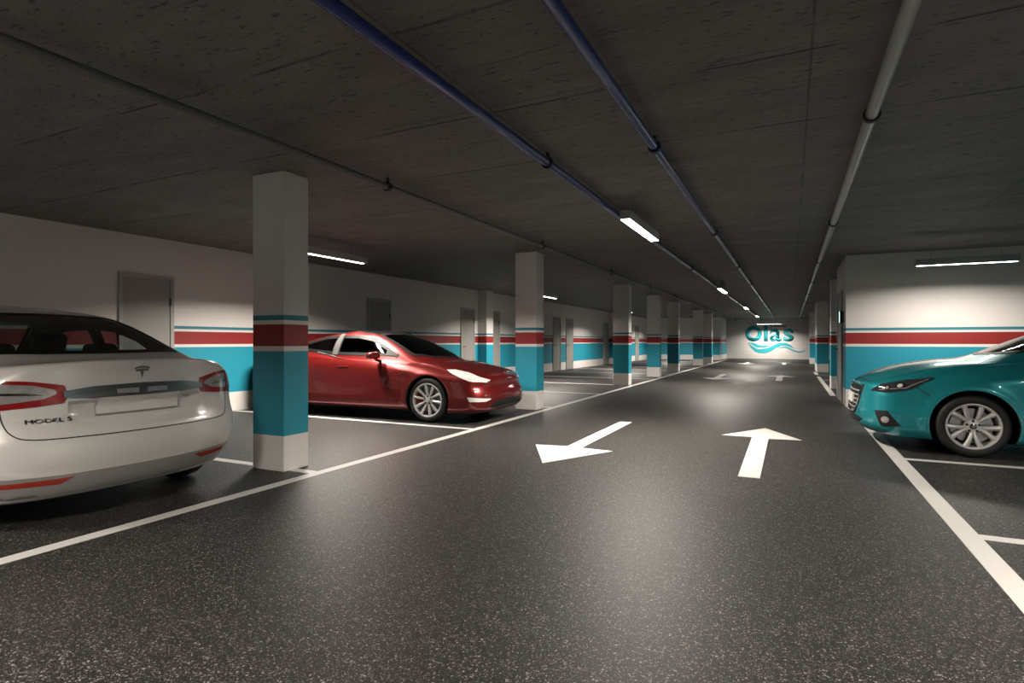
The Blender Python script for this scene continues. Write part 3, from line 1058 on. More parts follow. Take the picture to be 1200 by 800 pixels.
def make_wheel(style, r, rim_r, width, name='wheel'):
    """wheel facing +y (outer face), centre at origin"""
    alloy = M['alloy'] if style == 'ten' else M['alloy2']
    hw = width / 2
    bm = bmesh.new()
    # rim barrel with lip
    add_lathe(bm, [(rim_r, hw - .012), (rim_r + .006, hw - .004), (rim_r - .006, hw), (rim_r - .018, hw - .006), (rim_r - .026, hw - .03),
                   (rim_r - .035, -hw + .02), (rim_r, -hw + .005)], 'y', (0, 0, 0), 72, closed=True)
    wheel = obj(name, bm, alloy, None, smooth=True, angle=40)
    bm = bmesh.new()
    prof = []
    for k in range(15):
        a = PI * k / 14
        prof.append((rim_r + 0.004 + (r - rim_r - 0.004) * (math.sin(a) ** 0.35 if 0 < k < 14 else 0), -hw * math.cos(a) * (1.06 if 3 < k < 11 else 1.0) if True else 0))
    prof.append((rim_r - 0.01, hw - 0.02)); prof.append((rim_r - 0.01, -hw + 0.02))
    add_lathe(bm, prof, 'y', (0, 0, 0), 72, closed=True)
    obj('tyre', bm, M['tyre'], wheel, smooth=True, angle=60)
    # spokes
    def spoke(bm, a0, a1, w0, w1, y0, y1, r0, r1, th=0.022, n=8):
        ringv = []
        for i in range(n + 1):
            t = i / n
            rr = r0 + (r1 - r0) * t
            a = a0 + (a1 - a0) * t
            ww = (w0 + (w1 - w0) * t) / 2
            yy = y0 + (y1 - y0) * (t ** 1.5) + 0.012 * math.sin(PI * t)
            c = Vector((rr * math.cos(a), yy, rr * math.sin(a)))
            tg = Vector((-math.sin(a), 0, math.cos(a)))
            ringv.append([bm.verts.new(c + tg * ww * q + Vector((0, h, 0))) for q, h in ((-1, -th), (-.75, -.004), (-.25, 0.004), (.25, .004), (.75, -.004), (1, -th))])
        for i in range(n):
            for k in range(5):
                bm.faces.new((ringv[i][k], ringv[i][k + 1], ringv[i + 1][k + 1], ringv[i + 1][k]))
            bm.faces.new((ringv[i][5], ringv[i][0], ringv[i + 1][0], ringv[i + 1][5]))
        bm.faces.new(ringv[0]); bm.faces.new(ringv[-1][::-1])
        bmesh.ops.recalc_face_normals(bm, faces=bm.faces[:])
    R1 = rim_r - 0.012
    if style == 'five_pair':
        for k in range(5):
            base = PI / 2 + 2 * PI * k / 5
            for s in (-1, 1):
                bm = bmesh.new()
                spoke(bm, base + s * 0.50, base + s * 0.325, 0.036, 0.056, hw - .030, hw - .008, 0.050, R1)
                obj('spoke', bm, alloy, wheel, smooth=True, angle=40)
    else:
        for k in range(5):
            base = PI / 2 + 2 * PI * k / 5 + 0.15
            for s in (-1, 1):
                bm = bmesh.new()
                spoke(bm, base + s * 0.31, base + s * 0.29 , 0.030, 0.048, hw - .035, hw - .006, 0.04, R1)
                obj('spoke', bm, alloy, wheel, smooth=True, angle=40)
    bm = bmesh.new()
    add_lathe(bm, [(0.072, hw - .075), (0.078, hw - .04), (0.068, hw - .024), (0.03, hw - .02), (0.0301, hw - .05)], 'y', (0, 0, 0), 40)
    obj('hub', bm, alloy, wheel, smooth=True, angle=40)
    bm = bmesh.new()
    add_lathe(bm, [(0.030, hw - .035), (0.030, hw - .016), (0.022, hw - .012), (0.004, hw - .011)], 'y', (0, 0, 0), 32)
    obj('centre_cap', bm, M['chrome_dark'] if style == 'five_pair' else M['alloy'], wheel, smooth=True, angle=40)
    for k in range(5):
        a = PI / 2 + 2 * PI * k / 5
        bm = bmesh.new()
        add_lathe(bm, [(0.013, hw - .04), (0.013, hw - .019), (0.009, hw - .017)], 'y', (0.055 * math.cos(a), 0, 0.055 * math.sin(a)), 12)
        obj('lug_nut', bm, M['dark'], wheel, smooth=True, angle=40)
    bm = bmesh.new()
    dr = rim_r - 0.055
    add_lathe(bm, [(0.06, hw - .085), (dr, hw - .085), (dr, hw - .11), (0.06, hw - .11)], 'y', (0, 0, 0), 48, closed=True)
    add_lathe(bm, [(0.08, hw - .11), (0.08, hw - .07)], 'y', (0, 0, 0), 32)
    obj('brake_disc', bm, M['disc'], wheel, smooth=True, angle=40)
    bm = bmesh.new()
    add_lathe(bm, [(rim_r - .035, -hw + .03), (rim_r - .035, -hw + .02)], 'y', (0, 0, 0), 32)
    obj('back_shield', bm, M['arch'], wheel)
    bm = bmesh.new()
    ca, cw = (0.1, 0.5)
    pts = []
    for k in range(9):
        a = ca - cw + 2 * cw * k / 8
        pts.append(((dr + .012) * math.cos(a), (dr + .012) * math.sin(a)))
    for k in range(8, -1, -1):
        a = ca - cw * .9 + 1.8 * cw * k / 8
        pts.append(((dr - .075) * math.cos(a), (dr - .075) * math.sin(a)))
    add_prism(bm, pts, lambda u, v, t: (u, t, v), hw - .125, hw - .062)
    obj('brake_caliper', bm, M['caliper_red'] if style == 'ten' else M['disc'], wheel)
    return wheel

def place_wheels(root, style, r, rim_r, width, xs, track, yaw=0.0):
    first = make_wheel(style, r, rim_r, width)
    k = 0
    for x in xs:
        for s in (1, -1):
            w_ = first if k == 0 else dup(first)
            w_.parent = root
            w_.location = (x, s * (track - width / 2), r)
            w_.rotation_euler = (0, 0, 0 if s > 0 else PI)
            k += 1

def seat_parts(root, x, y, rear=False, wide=0.5, z=.28):
    t = bpy.data.objects.new('car_seat', None)
    COL.objects.link(t); t.parent = root; t.location = (x, y, z)
    bm = bmesh.new(); add_box(bm, -.26, .26, -wide / 2, wide / 2, 0, .18, bevel=.05, seg=3)
    obj('seat_cushion', bm, M['seat'], t, smooth=True)
    bm = bmesh.new(); add_box(bm, -.07, .07, -wide / 2, wide / 2, 0, .62, bevel=.06, seg=3)
    b = obj('seat_backrest', bm, M['seat'], t, smooth=True)
    b.location = (.24, 0, .12); b.rotation_euler = (0, math.radians(20), 0)
    for k in ((-1, 1) if wide > .9 else (0,)):
        bm = bmesh.new(); add_box(bm, -.05, .05, -.13, .13, 0, .19, bevel=.045, seg=3)
        h = obj('headrest', bm, M['seat'], t, smooth=True)
        h.location = (.24 + .64 * math.sin(math.radians(20)), k * .36, .12 + .64 * math.cos(math.radians(20)))
        h.rotation_euler = (0, math.radians(20), 0)

def build_car(spec, root):
    def disp(p):
        q = p.copy()
        # wheel arch flare
        for (x, ar) in spec['arches']:
            d = math.hypot(q.x - x, q.z - spec['wheel_r'])
            if q.y > spec['hw'] - .25 and q.z < 0.95:
                q.y += spec.get('flare', .012) * math.exp(-((d - ar - .015) / .05) ** 2)
        if 'disp' in spec:
            q = spec['disp'](q)
        return q
    L = spec['L']
    bm = body_surface(spec['rings'], spec['zbot'], spec['ztop'], disp)
    car = Car(bm, root)
    bm2 = cut_arches(bm, None, spec['arches'], spec['wheel_r'], spec['hw'])
    bm.free()
    # window openings
    dele = []
    bm2.normal_update()
    for f in bm2.faces:
        c = f.calc_center_median(); n = f.normal
        for (poly, plane) in spec['openings']:
            ins = poly
            if plane == 'side' and abs(c.y) > .3 and in_poly(c.x, c.z, ins) and abs(n.y) > .25:
                dele.append(f); break
            if plane == 'top' and c.z > .85 and in_poly(c.x, c.y, ins) and n.z > .1:
                dele.append(f); break
    bmesh.ops.delete(bm2, geom=dele, context='FACES')
    bm2.normal_update()
    for f in bm2.faces:
        c = f.calc_center_median()
        f.material_index = 0
        if f.normal.z < -.9 and c.z < spec['zbot'] + .012:
            f.material_index = 2
        for (x, ar) in spec['arches']:
            v = Vector((c.x - x, c.z - spec['wheel_r']))
            if v.length < ar + 0.003 and abs(c.y) > spec['hw'] - .36:
                outer = f.normal.y * c.y > 0 and abs(f.normal.y) > .35 and abs(c.y) > spec['hw'] - .2
                if not outer:
                    f.material_index = 1
    # lining
    ln = bm2.copy()
    bmesh.ops.delete(ln, geom=[f for f in ln.faces if f.material_index != 0 or f.calc_center_median().z < .55 or
                               not (spec['cabin'][0] < f.calc_center_median().x < spec['cabin'][1])], context='FACES')
    ln.normal_update()
    mv = {v: v.co - v.normal * .022 for v in ln.verts}
    for v, c in mv.items(): v.co = c
    body = obj('body', bm2, [spec['paint'], M['arch'], M['under']], root, smooth=True, angle=32)
    obj('cabin_lining', ln, M['lining'], root, smooth=True)
    # windows
    for (nm, poly, plane, mat, bw) in spec['windows']:
        planes = ['side+', 'side-'] if plane == 'side' else [plane]
        for pl in planes:
            g = car.decal(nm, poly, pl, mat, eps=0.002, thick=0.0)
            fr = car.decal('window_border', poly, pl, M['ceramic'], parent=g, eps=0.0045, thick=0.003, hole=inset(poly, bw))
    # panel gaps
    gb = bmesh.new()
    for pl, lines in spec.get('gaps', []):
        for p in (['side+', 'side-'] if pl == 'side' else [pl]):
            car.strip(lines, p, 0.007, gb)
    obj('panel_gaps', gb, M['gap'], root)
    # doors + handles
    for poly in spec.get('doors', []):
        for pl, s in (('side+', 1), ('side-', -1)):
            d = car.decal('door', inset(poly, .004), pl, spec['paint'], eps=0.0025, thick=0.003)
            xs = [p[0] for p in poly]
            hx = max(xs) - .22 if True else 0
            hz = spec['handle_z']
            h, n_, _, _ = car.bvh.ray_cast(Vector((hx, 3 * s, hz)), Vector((0, -s, 0)))
            if h is None or not in_poly(hx, hz, poly): continue
            b2 = bmesh.new()
            add_box(b2, hx - .10, hx + .10, min(h.y, h.y + s * .012), max(h.y, h.y + s * .012), hz - .011, hz + .011, bevel=.005)
            obj('door_handle', b2, spec.get('handle_mat', spec['paint']), d, smooth=True)
    # cabin
    for y in (-.38, .38):
        seat_parts(root, spec['seat_x'], y, z=.37)
    seat_parts(root, spec['seat_x'] + .82, 0, wide=1.15)
    bm3 = bmesh.new(); add_box(bm3, spec['dash'][0], spec['dash'][0] + .35, -.66, .66, .60, spec['dash'][1], bevel=.05, seg=3)
    obj('dashboard', bm3, M['seat'], root, smooth=True)
    bm3 = bmesh.new()
    add_lathe(bm3, [(.165 + .014 * math.cos(k * PI / 4), .014 * math.sin(k * PI / 4)) for k in range(8)], 'x', (0, 0, 0), 32, closed=True)
    add_box(bm3, -.008, .008, -.16, .16, -.02, .02)
    sw = obj('steering_wheel', bm3, M['dark'], root, smooth=True)
    sw.location = (spec['dash'][0] + .45, -.38 , .84); sw.rotation_euler = (0, math.radians(-20), 0)
    return car, body

def mirrors(root, car, x, y, z, paint, s0=(1, -1), L=.13, H=.07):
    for s in s0:
        bm = bmesh.new()
        add_box(bm, -.06, .06, -L, L, -H, H, bevel=.045, seg=4)
        for v in bm.verts:
            v.co.x *= 1 - .35 * (v.co.y * 1) / L if s > 0 else 1 + .35 * v.co.y / L
            v.co.z *= 1 - .12 * (v.co.y * s) / L
            v.co.x += -.25 * abs(v.co.y * s + L) * 0
        m_ = obj('side_mirror', bm, paint, root, smooth=True, angle=60)
        m_.location = (x, s * (y + L), z)
        bm = bmesh.new()
        add_box(bm, .055, .063, -L * .8, L * .8, -H * .75, H * .75, bevel=.003)
        obj('mirror_glass', bm, M['chrome'], m_)
        bm = bmesh.new()
        add_tube(bm, [(x - .02, s * (y - .06), z - H - .035), (x, s * (y + .02), z - H - .015), (x, s * (y + L * .9), z - H + .02)], [.02, .02, .015], 10)
        a = obj('mirror_stalk', bm, M['dark'], root, smooth=True)

def full(w): return [w] * 5
def RG(xf, xr, w, z, sf=.4, sr=.4, **k):
    if not isinstance(w, (list, tuple)): w = full(w)
    if not isinstance(z, (list, tuple)): z = full(z)
    return dict(xf=xf, xr=xr, w=w, z=z, sf=sf, sr=sr, **k)

# ---- white saloon (seen from the rear)
def white_car():
    L = 4.62
    root = thing('car', 'white saloon car parked at the left edge, seen from the rear', 'car', (-3.98 - L, 2.42, 0), 0, 'cars parked in the garage bays')
    def dsp(p):
        # shallow plate recess in the boot lid
        if p.x > L - .5 and .63 < p.z < .88 and abs(p.y) < .60:
            def ss(a, b, t):
                t = max(0, min(1, (t - a) / (b - a))); return t * t * (3 - 2 * t)
            hwid = .325 + (p.z - .66) * .45
            k = ss(.635, .67, p.z) * (1 - ss(.80, .83, p.z)) * (1 - ss(hwid, hwid + .04, p.y))
            p.x -= .045 * k
        return p
    rings = [
        RG(.35, 4.36, .80, .19), RG(.15, 4.47, [.88, .92, .92, .92, .84], .225), RG(.05, 4.55, [.9, .955, .955, .955, .88], [.34] * 5),
        RG(0, 4.60, [.9, .97, .97, .975, .905], [.47, .47, .47, .47, .47]),
        RG(.0, 4.60, [.9, .975, .97, .98, .91], [.60, .62, .62, .62, .59]),
        RG(.02, 4.57, [.88, .972, .965, .98, .905], [.70, .74, .74, .74, .68]),
        RG(.05, 4.555, [.87, .965, .96, .98, .90], [.74, .84, .85, .85, .80]),
        RG(.09, 4.55, [.86, .95, .95, .975, .885], [.765, .89, .90, .92, .90]),
        RG(.13, 4.548, [.84, .93, .935, .955, .86], [.785, .93, .94, .965, .965], cr=.02),
        RG(.18, 4.555, [.82, .90, .905, .92, .79], [.80, .955, .965, 1.0, 1.015], cr=.055, crease=False),
        RG(.22, 4.535, [.80, .89, .895, .905, .765], [.81, .962, .975, 1.01, 1.03], cr=.05),
        RG(.5, 4.44, [.75, .865, .87, .865, .77], [.86, .975, .985, 1.03, 1.04], cr=.035),
        RG(.95, 4.22, [.72, .85, .855, .835, .77], [.94, .985, .99, 1.045, 1.062], cr=.0, nr=3),
        RG(1.2, 3.98, [.70, .84, .845, .815, .76], [.98, .99, 1.0, 1.07, 1.105], sf=.38, sr=.22, nr=3.2),
        RG(1.47, 3.74, [.66, .78, .79, .755, .70], [1.12, 1.14, 1.15, 1.20, 1.21], sf=.34, sr=.2, nr=3.2),
        RG(1.75, 3.42, [.61, .715, .725, .70, .645], [1.28, 1.30, 1.32, 1.335, 1.335], sf=.3, sr=.18, nr=3.0),
        RG(2.0, 3.06, [.56, .64, .65, .635, .59], [1.40, 1.425, 1.44, 1.44, 1.43], sf=.25, sr=.16, nr=2.8),
        RG(2.2, 2.8, [.42, .45, .45, .45, .42], [1.465, 1.485, 1.49, 1.485, 1.475], sf=.15, sr=.15),
    ]
    def S(poly, r=.03): return rnd(poly, r)
    rear_w = S([(3.90, -.70), (3.955, -.35), (3.965, 0), (3.955, .35), (3.90, .70), (3.6, .66), (3.3, .61), (3.12, .575), (3.09, 0), (3.12, -.575), (3.3, -.61), (3.6, -.66)], .05)
    wind = S([(1.27, -.0), (1.33, -.35), (1.5, -.6), (1.75, -.565), (2.05, -.5), (2.03, 0), (2.05, .5), (1.75, .565), (1.5, .6), (1.33, .35)], .04)
    sw1 = S([(1.78, 1.04), (2.55, 1.04), (2.55, 1.355), (2.2, 1.34), (2.02, 1.27)], .02)
    sw2 = S([(2.62, 1.04), (3.35, 1.07), (3.50, 1.10), (3.3, 1.24), (3.0, 1.32), (2.62, 1.355)], .02)
    spec = dict(L=L, rings=rings, zbot=.19, ztop=1.505, arches=[(.85, .375), (3.68, .375)], wheel_r=.345, hw=.97, paint=M['paint_white'],
                disp=dsp, cabin=(1.15, 4.0), seat_x=2.05, dash=(1.35, .93), handle_z=.86, handle_mat=M['chrome'],
                openings=[(inset(rear_w, .03), 'top'), (inset(wind, .03), 'top'), (inset(sw1, .03), 'side'), (inset(sw2, .03), 'side')],
                windows=[('rear_window', rear_w, 'top', M['glass_clear'], .05), ('windshield', wind, 'top', M['glass_clear'], .05),
                         ('side_window', sw1, 'side', M['glass_clear'], .045), ('side_window', sw2, 'side', M['glass_clear'], .045)],
                doors=[S([(1.42, .33), (2.56, .33), (2.58, .945), (1.62, .93), (1.42, .80)], .05), S([(2.60, .33), (3.18, .33), (3.3, .62), (3.5, .955), (2.60, .947)], .05)],
                gaps=[('rear', [smooth_line([(.74, .99), (.745, .85), (.735, .72), (.70, .64), (.62, .608), (.4, .60), (0, .597), (-.4, .60), (-.62, .608), (-.70, .64), (-.735, .72), (-.745, .85), (-.74, .99)])]),
                      ])
    car, body = build_car(spec, root)
    # tail lamps: red outline, clear inner lens; inner piece on the lid, outer piece on the fender
    for s in (1, -1):
        a = [(s * .755, .968), (s * .60, .955), (s * .45, .925), (s * .44, .86), (s * .455, .815), (s * .60, .80), (s * .755, .79)]
        lamp_ = car.decal('tail_lamp', rnd(a, .012), 'rear', M['lamp_red'], eps=.004, thick=.006, step=.02)
        b = [(s * .745, .945), (s * .60, .932), (s * .50, .90), (s * .49, .875), (s * .56, .845), (s * .745, .825)]
        car.decal('lamp_lens', rnd(b, .012), 'rear', M['lamp_clear'], parent=lamp_, eps=.008, thick=.004, step=.02)
        c = [(s * .745, .892), (s * .62, .885), (s * .55, .870), (s * .62, .872), (s * .745, .877)]
        car.decal('lamp_bar', c, 'rear', M['chrome'], parent=lamp_, eps=.0115, thick=.003, step=.02)
        a = [(s * .762, .968), (s * .87, .955), (s * .885, .92), (s * .885, .84), (s * .86, .785), (s * .762, .79)]
        lamp_ = car.decal('tail_lamp', rnd(a, .012), 'rear', M['lamp_red'], eps=.004, thick=.006, step=.015)
        b = [(s * .770, .945), (s * .855, .93), (s * .862, .84), (s * .84, .815), (s * .770, .823)]
        car.decal('lamp_lens', rnd(b, .012), 'rear', M['lamp_clear'], parent=lamp_, eps=.008, thick=.004, step=.015)
        r_ = [(s * .76, .355), (s * .50, .352), (s * .40, .352), (s * .47, .312), (s * .74, .325)]
        car.decal('reflector', rnd(r_, .01), 'rear', M['lamp_dull_red'], eps=.006, thick=.006, step=.02, label='red reflector')
    # chrome bar over the plate
    bar = [(-.46, .888), (-.3, .910), (0, .918), (.3, .910), (.46, .888), (.46, .850), (.3, .838), (0, .834), (-.3, .838), (-.46, .850)]
    cb = car.decal('chrome_bar', bar, 'rear', M['bar_chrome'], eps=.016, thick=.03, label='chrome bar across the boot lid')
    for k in (-1, 1):
        car.decal('plate_lamp', [(k * .03, .852), (k * .17, .855), (k * .17, .885), (k * .03, .885)], 'rear', M['lamp_clear'], parent=cb, eps=.018, thick=.004)
    # plate
    pl = car.decal('number_plate', rnd([(-.275, .725), (.275, .725), (.275, .838), (-.275, .838)], .008), 'rear', M['plate'], eps=.014, thick=.010, label='blank white number plate')
    po = [(-.281, .719), (.281, .719), (.281, .844), (-.281, .844)]
    car.decal('plate_frame', po, 'rear', M['house'], parent=pl, eps=.015, thick=.010, hole=[(-.277, .723), (.277, .723), (.277, .840), (-.277, .840)])
    # lower valance
    val = [(-.86, .42), (-.80, .385), (-.5, .372), (0, .368), (.5, .372), (.80, .385), (.86, .42), (.85, .29), (.7, .245), (.4, .235), (0, .235), (-.4, .235), (-.7, .245), (-.85, .29)]
    car.decal('rear_valance', rnd(val, .02), 'rear', M['diffuser_grey'], eps=.0035, thick=.008, label='grey lower bumper panel')
    # badge letters and emblem
    g = text_bm('MODEL S', .0, .215, .024, -.535, .715)
    car.project(g, 'rear', .010, .006)
    obj('lettering', g, M['chrome_dark'], root)['label'] = 'small chrome model name on the boot lid'
    e1 = smooth_line([(-.052, 1.022), (0, 1.032), (.052, 1.022)], 4) + smooth_line([(.048, 1.012), (0, 1.021), (-.048, 1.012)], 4)
    e2 = smooth_line([(-.045, 1.006), (0, 1.015), (.045, 1.006)], 4) + [(.036, .994), (.012, .999), (0, .945), (-.012, .999), (-.036, .994)]
    em = car.decal('emblem', e1, 'rear', M['chrome'], eps=.003, thick=.003, step=.01)
    car.decal('emblem_stem', e2, 'rear', M['chrome'], parent=em, eps=.003, thick=.003, step=.01)
    for s in (1, -1):
        hl = [(s * .86, .70), (s * .6, .66), (s * .5, .62), (s * .62, .60), (s * .86, .64)]
        car.decal('headlamp', hl, 'front', M['lamp_clear'], eps=.004, thick=.005)
    car.decal('front_grille', rnd([(-.35, .52), (.35, .52), (.3, .62), (-.3, .62)], .03), 'front', M['dark'], eps=.004, thick=.005)
    mirrors(root, car, 1.75, .90, 1.0, M['paint_white'])
    place_wheels(root, 'five_pair', .345, .245, .23, (.85, 3.68), .945)
    # tow eye cover under bumper
    return car, root

# ---- red saloon (nose towards the lane)
def red_car():
    L = 4.62
    root = thing('car', 'metallic red car parked between the first two pillars, nose towards the lane', 'car', (-3.94, 7.93, 0), PI + 0.035, 'cars parked in the garage bays')
    rings = [
        RG(.35, 4.30, .78, .155), RG(.09, 4.48, [.86, .885, .885, .885, .82], [.16, .195, .195, .195, .20], nf=3.2), RG(.03, 4.56, [.885, .915, .915, .915, .86], [.22, .28, .28, .28, .28], nf=3.4),
        RG(0, 4.61, [.895, .925, .92, .925, .88], [.36, .42, .42, .42, .42], nf=3.4),
        RG(.01, 4.61, [.89, .925, .915, .93, .88], [.45, .58, .58, .58, .58], nf=3.2),
        RG(.045, 4.60, [.885, .92, .912, .93, .87], [.54, .69, .71, .73, .74], nf=3.0),
        RG(.05, 4.57, [.88, .905, .905, .92, .85], [.625, .78, .81, .84, .86], nf=2.9),
        RG(.085, 4.54, [.86, .885, .897, .905, .82], [.68, .82, .85, .89, .93], nf=2.8),
        RG(.16, 4.50, [.82, .87, .885, .89, .79], [.722, .85, .88, .93, .97], nf=2.7),
        RG(.27, 4.45, [.785, .855, .875, .87, .76], [.758, .87, .90, .955, 1.0], nf=2.6),
        RG(.48, 4.35, [.74, .84, .865, .83, .72], [.81, .89, .92, .98, 1.03], cf=.012),
        RG(.75, 4.2, [.71, .83, .855, .80, .68], [.862, .898, .93, 1.0, 1.06], cf=.015),
        RG(1.0, 4.05, [.72, .82, .845, .78, .64], [.895, .905, .945, 1.02, 1.09], sf=.42, sr=.22, cf=.02),
        RG(1.32, 3.75, [.67, .76, .785, .72, .60], [1.055, 1.065, 1.10, 1.15, 1.17], sf=.36, sr=.2),
        RG(1.65, 3.40, [.62, .695, .71, .66, .57], [1.20, 1.21, 1.235, 1.25, 1.26], sf=.32, sr=.2),
        RG(1.97, 3.0, [.57, .62, .63, .61, .55], [1.31, 1.32, 1.33, 1.33, 1.325], sf=.28, sr=.2),
        RG(2.2, 2.8, [.42, .45, .45, .45, .42], [1.365, 1.375, 1.378, 1.375, 1.37], sf=.15, sr=.15),
    ]
    for R in rings[:9]:
        R['xr'] += .08
        R['sr'] = .32
        R['nr'] = 3.0
    S = rnd
    wind = S([(1.05, 0), (1.12, -.35), (1.33, -.625), (1.45, -.625), (1.75, -.57), (2.06, -.52), (2.03, 0), (2.06, .52), (1.75, .57), (1.45, .625), (1.33, .625), (1.12, .35)], .04)
    rear = S([(4.0, -.5), (4.02, 0), (4.0, .5), (3.6, .53), (3.1, .5), (3.08, 0), (3.1, -.5), (3.6, -.53)], .05)
    roof = S([(2.08, -.515), (2.06, 0), (2.08, .515), (2.6, .535), (3.07, .50), (3.05, 0), (3.07, -.50), (2.6, -.535)], .02)
    sw1 = S([(1.55, .962), (2.68, .988), (2.68, 1.30), (2.35, 1.295), (2.08, 1.245), (1.78, 1.105)], .02)
    sw2 = S([(2.74, .992), (3.52, 1.045), (3.64, 1.08), (3.45, 1.19), (3.1, 1.275), (2.74, 1.30)], .02)
    spec = dict(L=L, rings=rings, zbot=.17, ztop=1.395, arches=[(.92, .368), (3.76, .368)], wheel_r=.335, hw=.915, paint=M['paint_red'],
                cabin=(1.1, 4.0), seat_x=2.05, dash=(1.3, .88), handle_z=.80,
                openings=[(inset(wind, .03), 'top'), (inset(sw1, .03), 'side'), (inset(sw2, .03), 'side')],
                windows=[('windshield', wind, 'top', M['glass_dark'], .05), ('rear_window', rear, 'top', M['roof_glass'], .05), ('roof_glass', roof, 'top', M['roof_glass'], .02),
                         ('side_window', sw1, 'side', M['glass_dark'], .045), ('side_window', sw2, 'side', M['glass_dark'], .045)],
                doors=[S([(1.40, .30), (2.70, .30), (2.71, .93), (1.54, .875), (1.36, .70)], .05), S([(2.73, .30), (3.25, .30), (3.37, .60), (3.60, .95), (2.73, .932)], .05)],
                gaps=[('top', [smooth_line([(1.2, .72), (.8, .70), (.5, .66), (.3, .5), (.22, .25), (.2, 0), (.22, -.25), (.3, -.5), (.5, -.66), (.8, -.70), (1.2, -.72)])])])
    car, body = build_car(spec, root)
    pil = [(2.655, .985), (2.77, .99), (2.77, 1.32), (2.655, 1.32)]
    for pl in ('side+', 'side-'):
        car.decal('door_pillar_trim', pil, pl, M['pillar_trim'], eps=.008, thick=.004, label='grey trim between the side windows')
        tri = [(1.36, .72), (1.25, .725), (1.33, .69)]
        sc = car.decal('fender_badge', tri, pl, M['dark'], eps=.004, thick=.003, step=.02, label='small black triangular side badge')
        q = [(1.57, .968), (1.80, .974), (1.80, 1.095)]
        car.decal('quarter_window', inset(q, .012), pl, M['quarter'], eps=.009, thick=.002, label='light grey small front quarter pane')
    for s in (1, -1):
        cp = 'corner+' if s > 0 else 'corner-'
        hl = cuv([(.676, .751, .782), (.565, .69, .783), (.379, .654, .748), (.197, .643, .68), (.112, .458, .628), (.127, .562, .598), (.266, .821, .622), (.39, .855, .672), (.56, .812, .731)])
        h = car.decal('headlamp', rnd(hl, .01), cp, M['lamp_white'], eps=.005, thick=.006, step=.02, label='pale slanted headlamp')
        fl = cuv([(.265, .878, .398), (.064, .546, .367), (.064, .545, .352), (.089, .656, .328), (.235, .867, .334)])
        car.decal('fog_lamp', rnd(fl, .006), cp, M['lamp_white'], eps=.006, thick=.006, step=.02, label='thin pale bumper lamp strip')
    for s in (1, -1):
        tl = [(s * .45, .90), (s * .70, .925), (s * .80, .90), (s * .84, .83), (s * .70, .80), (s * .45, .855)]
        car.decal('tail_lamp', rnd(tl, .02), 'rear', M['lamp_red'], eps=.005, thick=.006)
    car.decal('rear_valance', rnd([(-.8, .36), (.8, .36), (.72, .22), (-.72, .22)], .04), 'rear', M['dark'], eps=.004, thick=.006)
    gr = [(-.60, .255), (-.45, .315), (0, .345), (.45, .315), (.60, .255), (.50, .215), (0, .205), (-.50, .215)]
    g_ = car.decal('lower_grille', rnd(gr, .02), 'front', M['dark'], eps=.006, thick=.008)
    lines = [[(-.5, z), (0, z + .012), (.5, z)] for z in (.235, .255, .275)]
    bmq = bmesh.new()
    for ln in lines:
        q = grid_poly([(a, b + .003) for a, b in ln] + [(a, b - .003) for a, b in reversed(ln)])
        car.project(q, 'front', .010, .003)
        me = bpy.data.meshes.new('t'); q.to_mesh(me); q.free(); bmq.from_mesh(me); bpy.data.meshes.remove(me)
    obj('grille_mesh', bmq, M['arch'], g_)
    e2 = smooth_line([(-.035, .632), (0, .638), (.035, .632)], 4) + [(.028, .624), (.009, .627), (0, .585), (-.009, .627), (-.028, .624)]
    car.decal('emblem', e2, 'front', M['chrome'], eps=.004, thick=.003, step=.01)
    mirrors(root, car, 1.82, .90, .985, M['paint_red'], H=.055, L=.11)
    place_wheels(root, 'ten', .335, .250, .235, (.92, 3.76), .905)
    return car, root

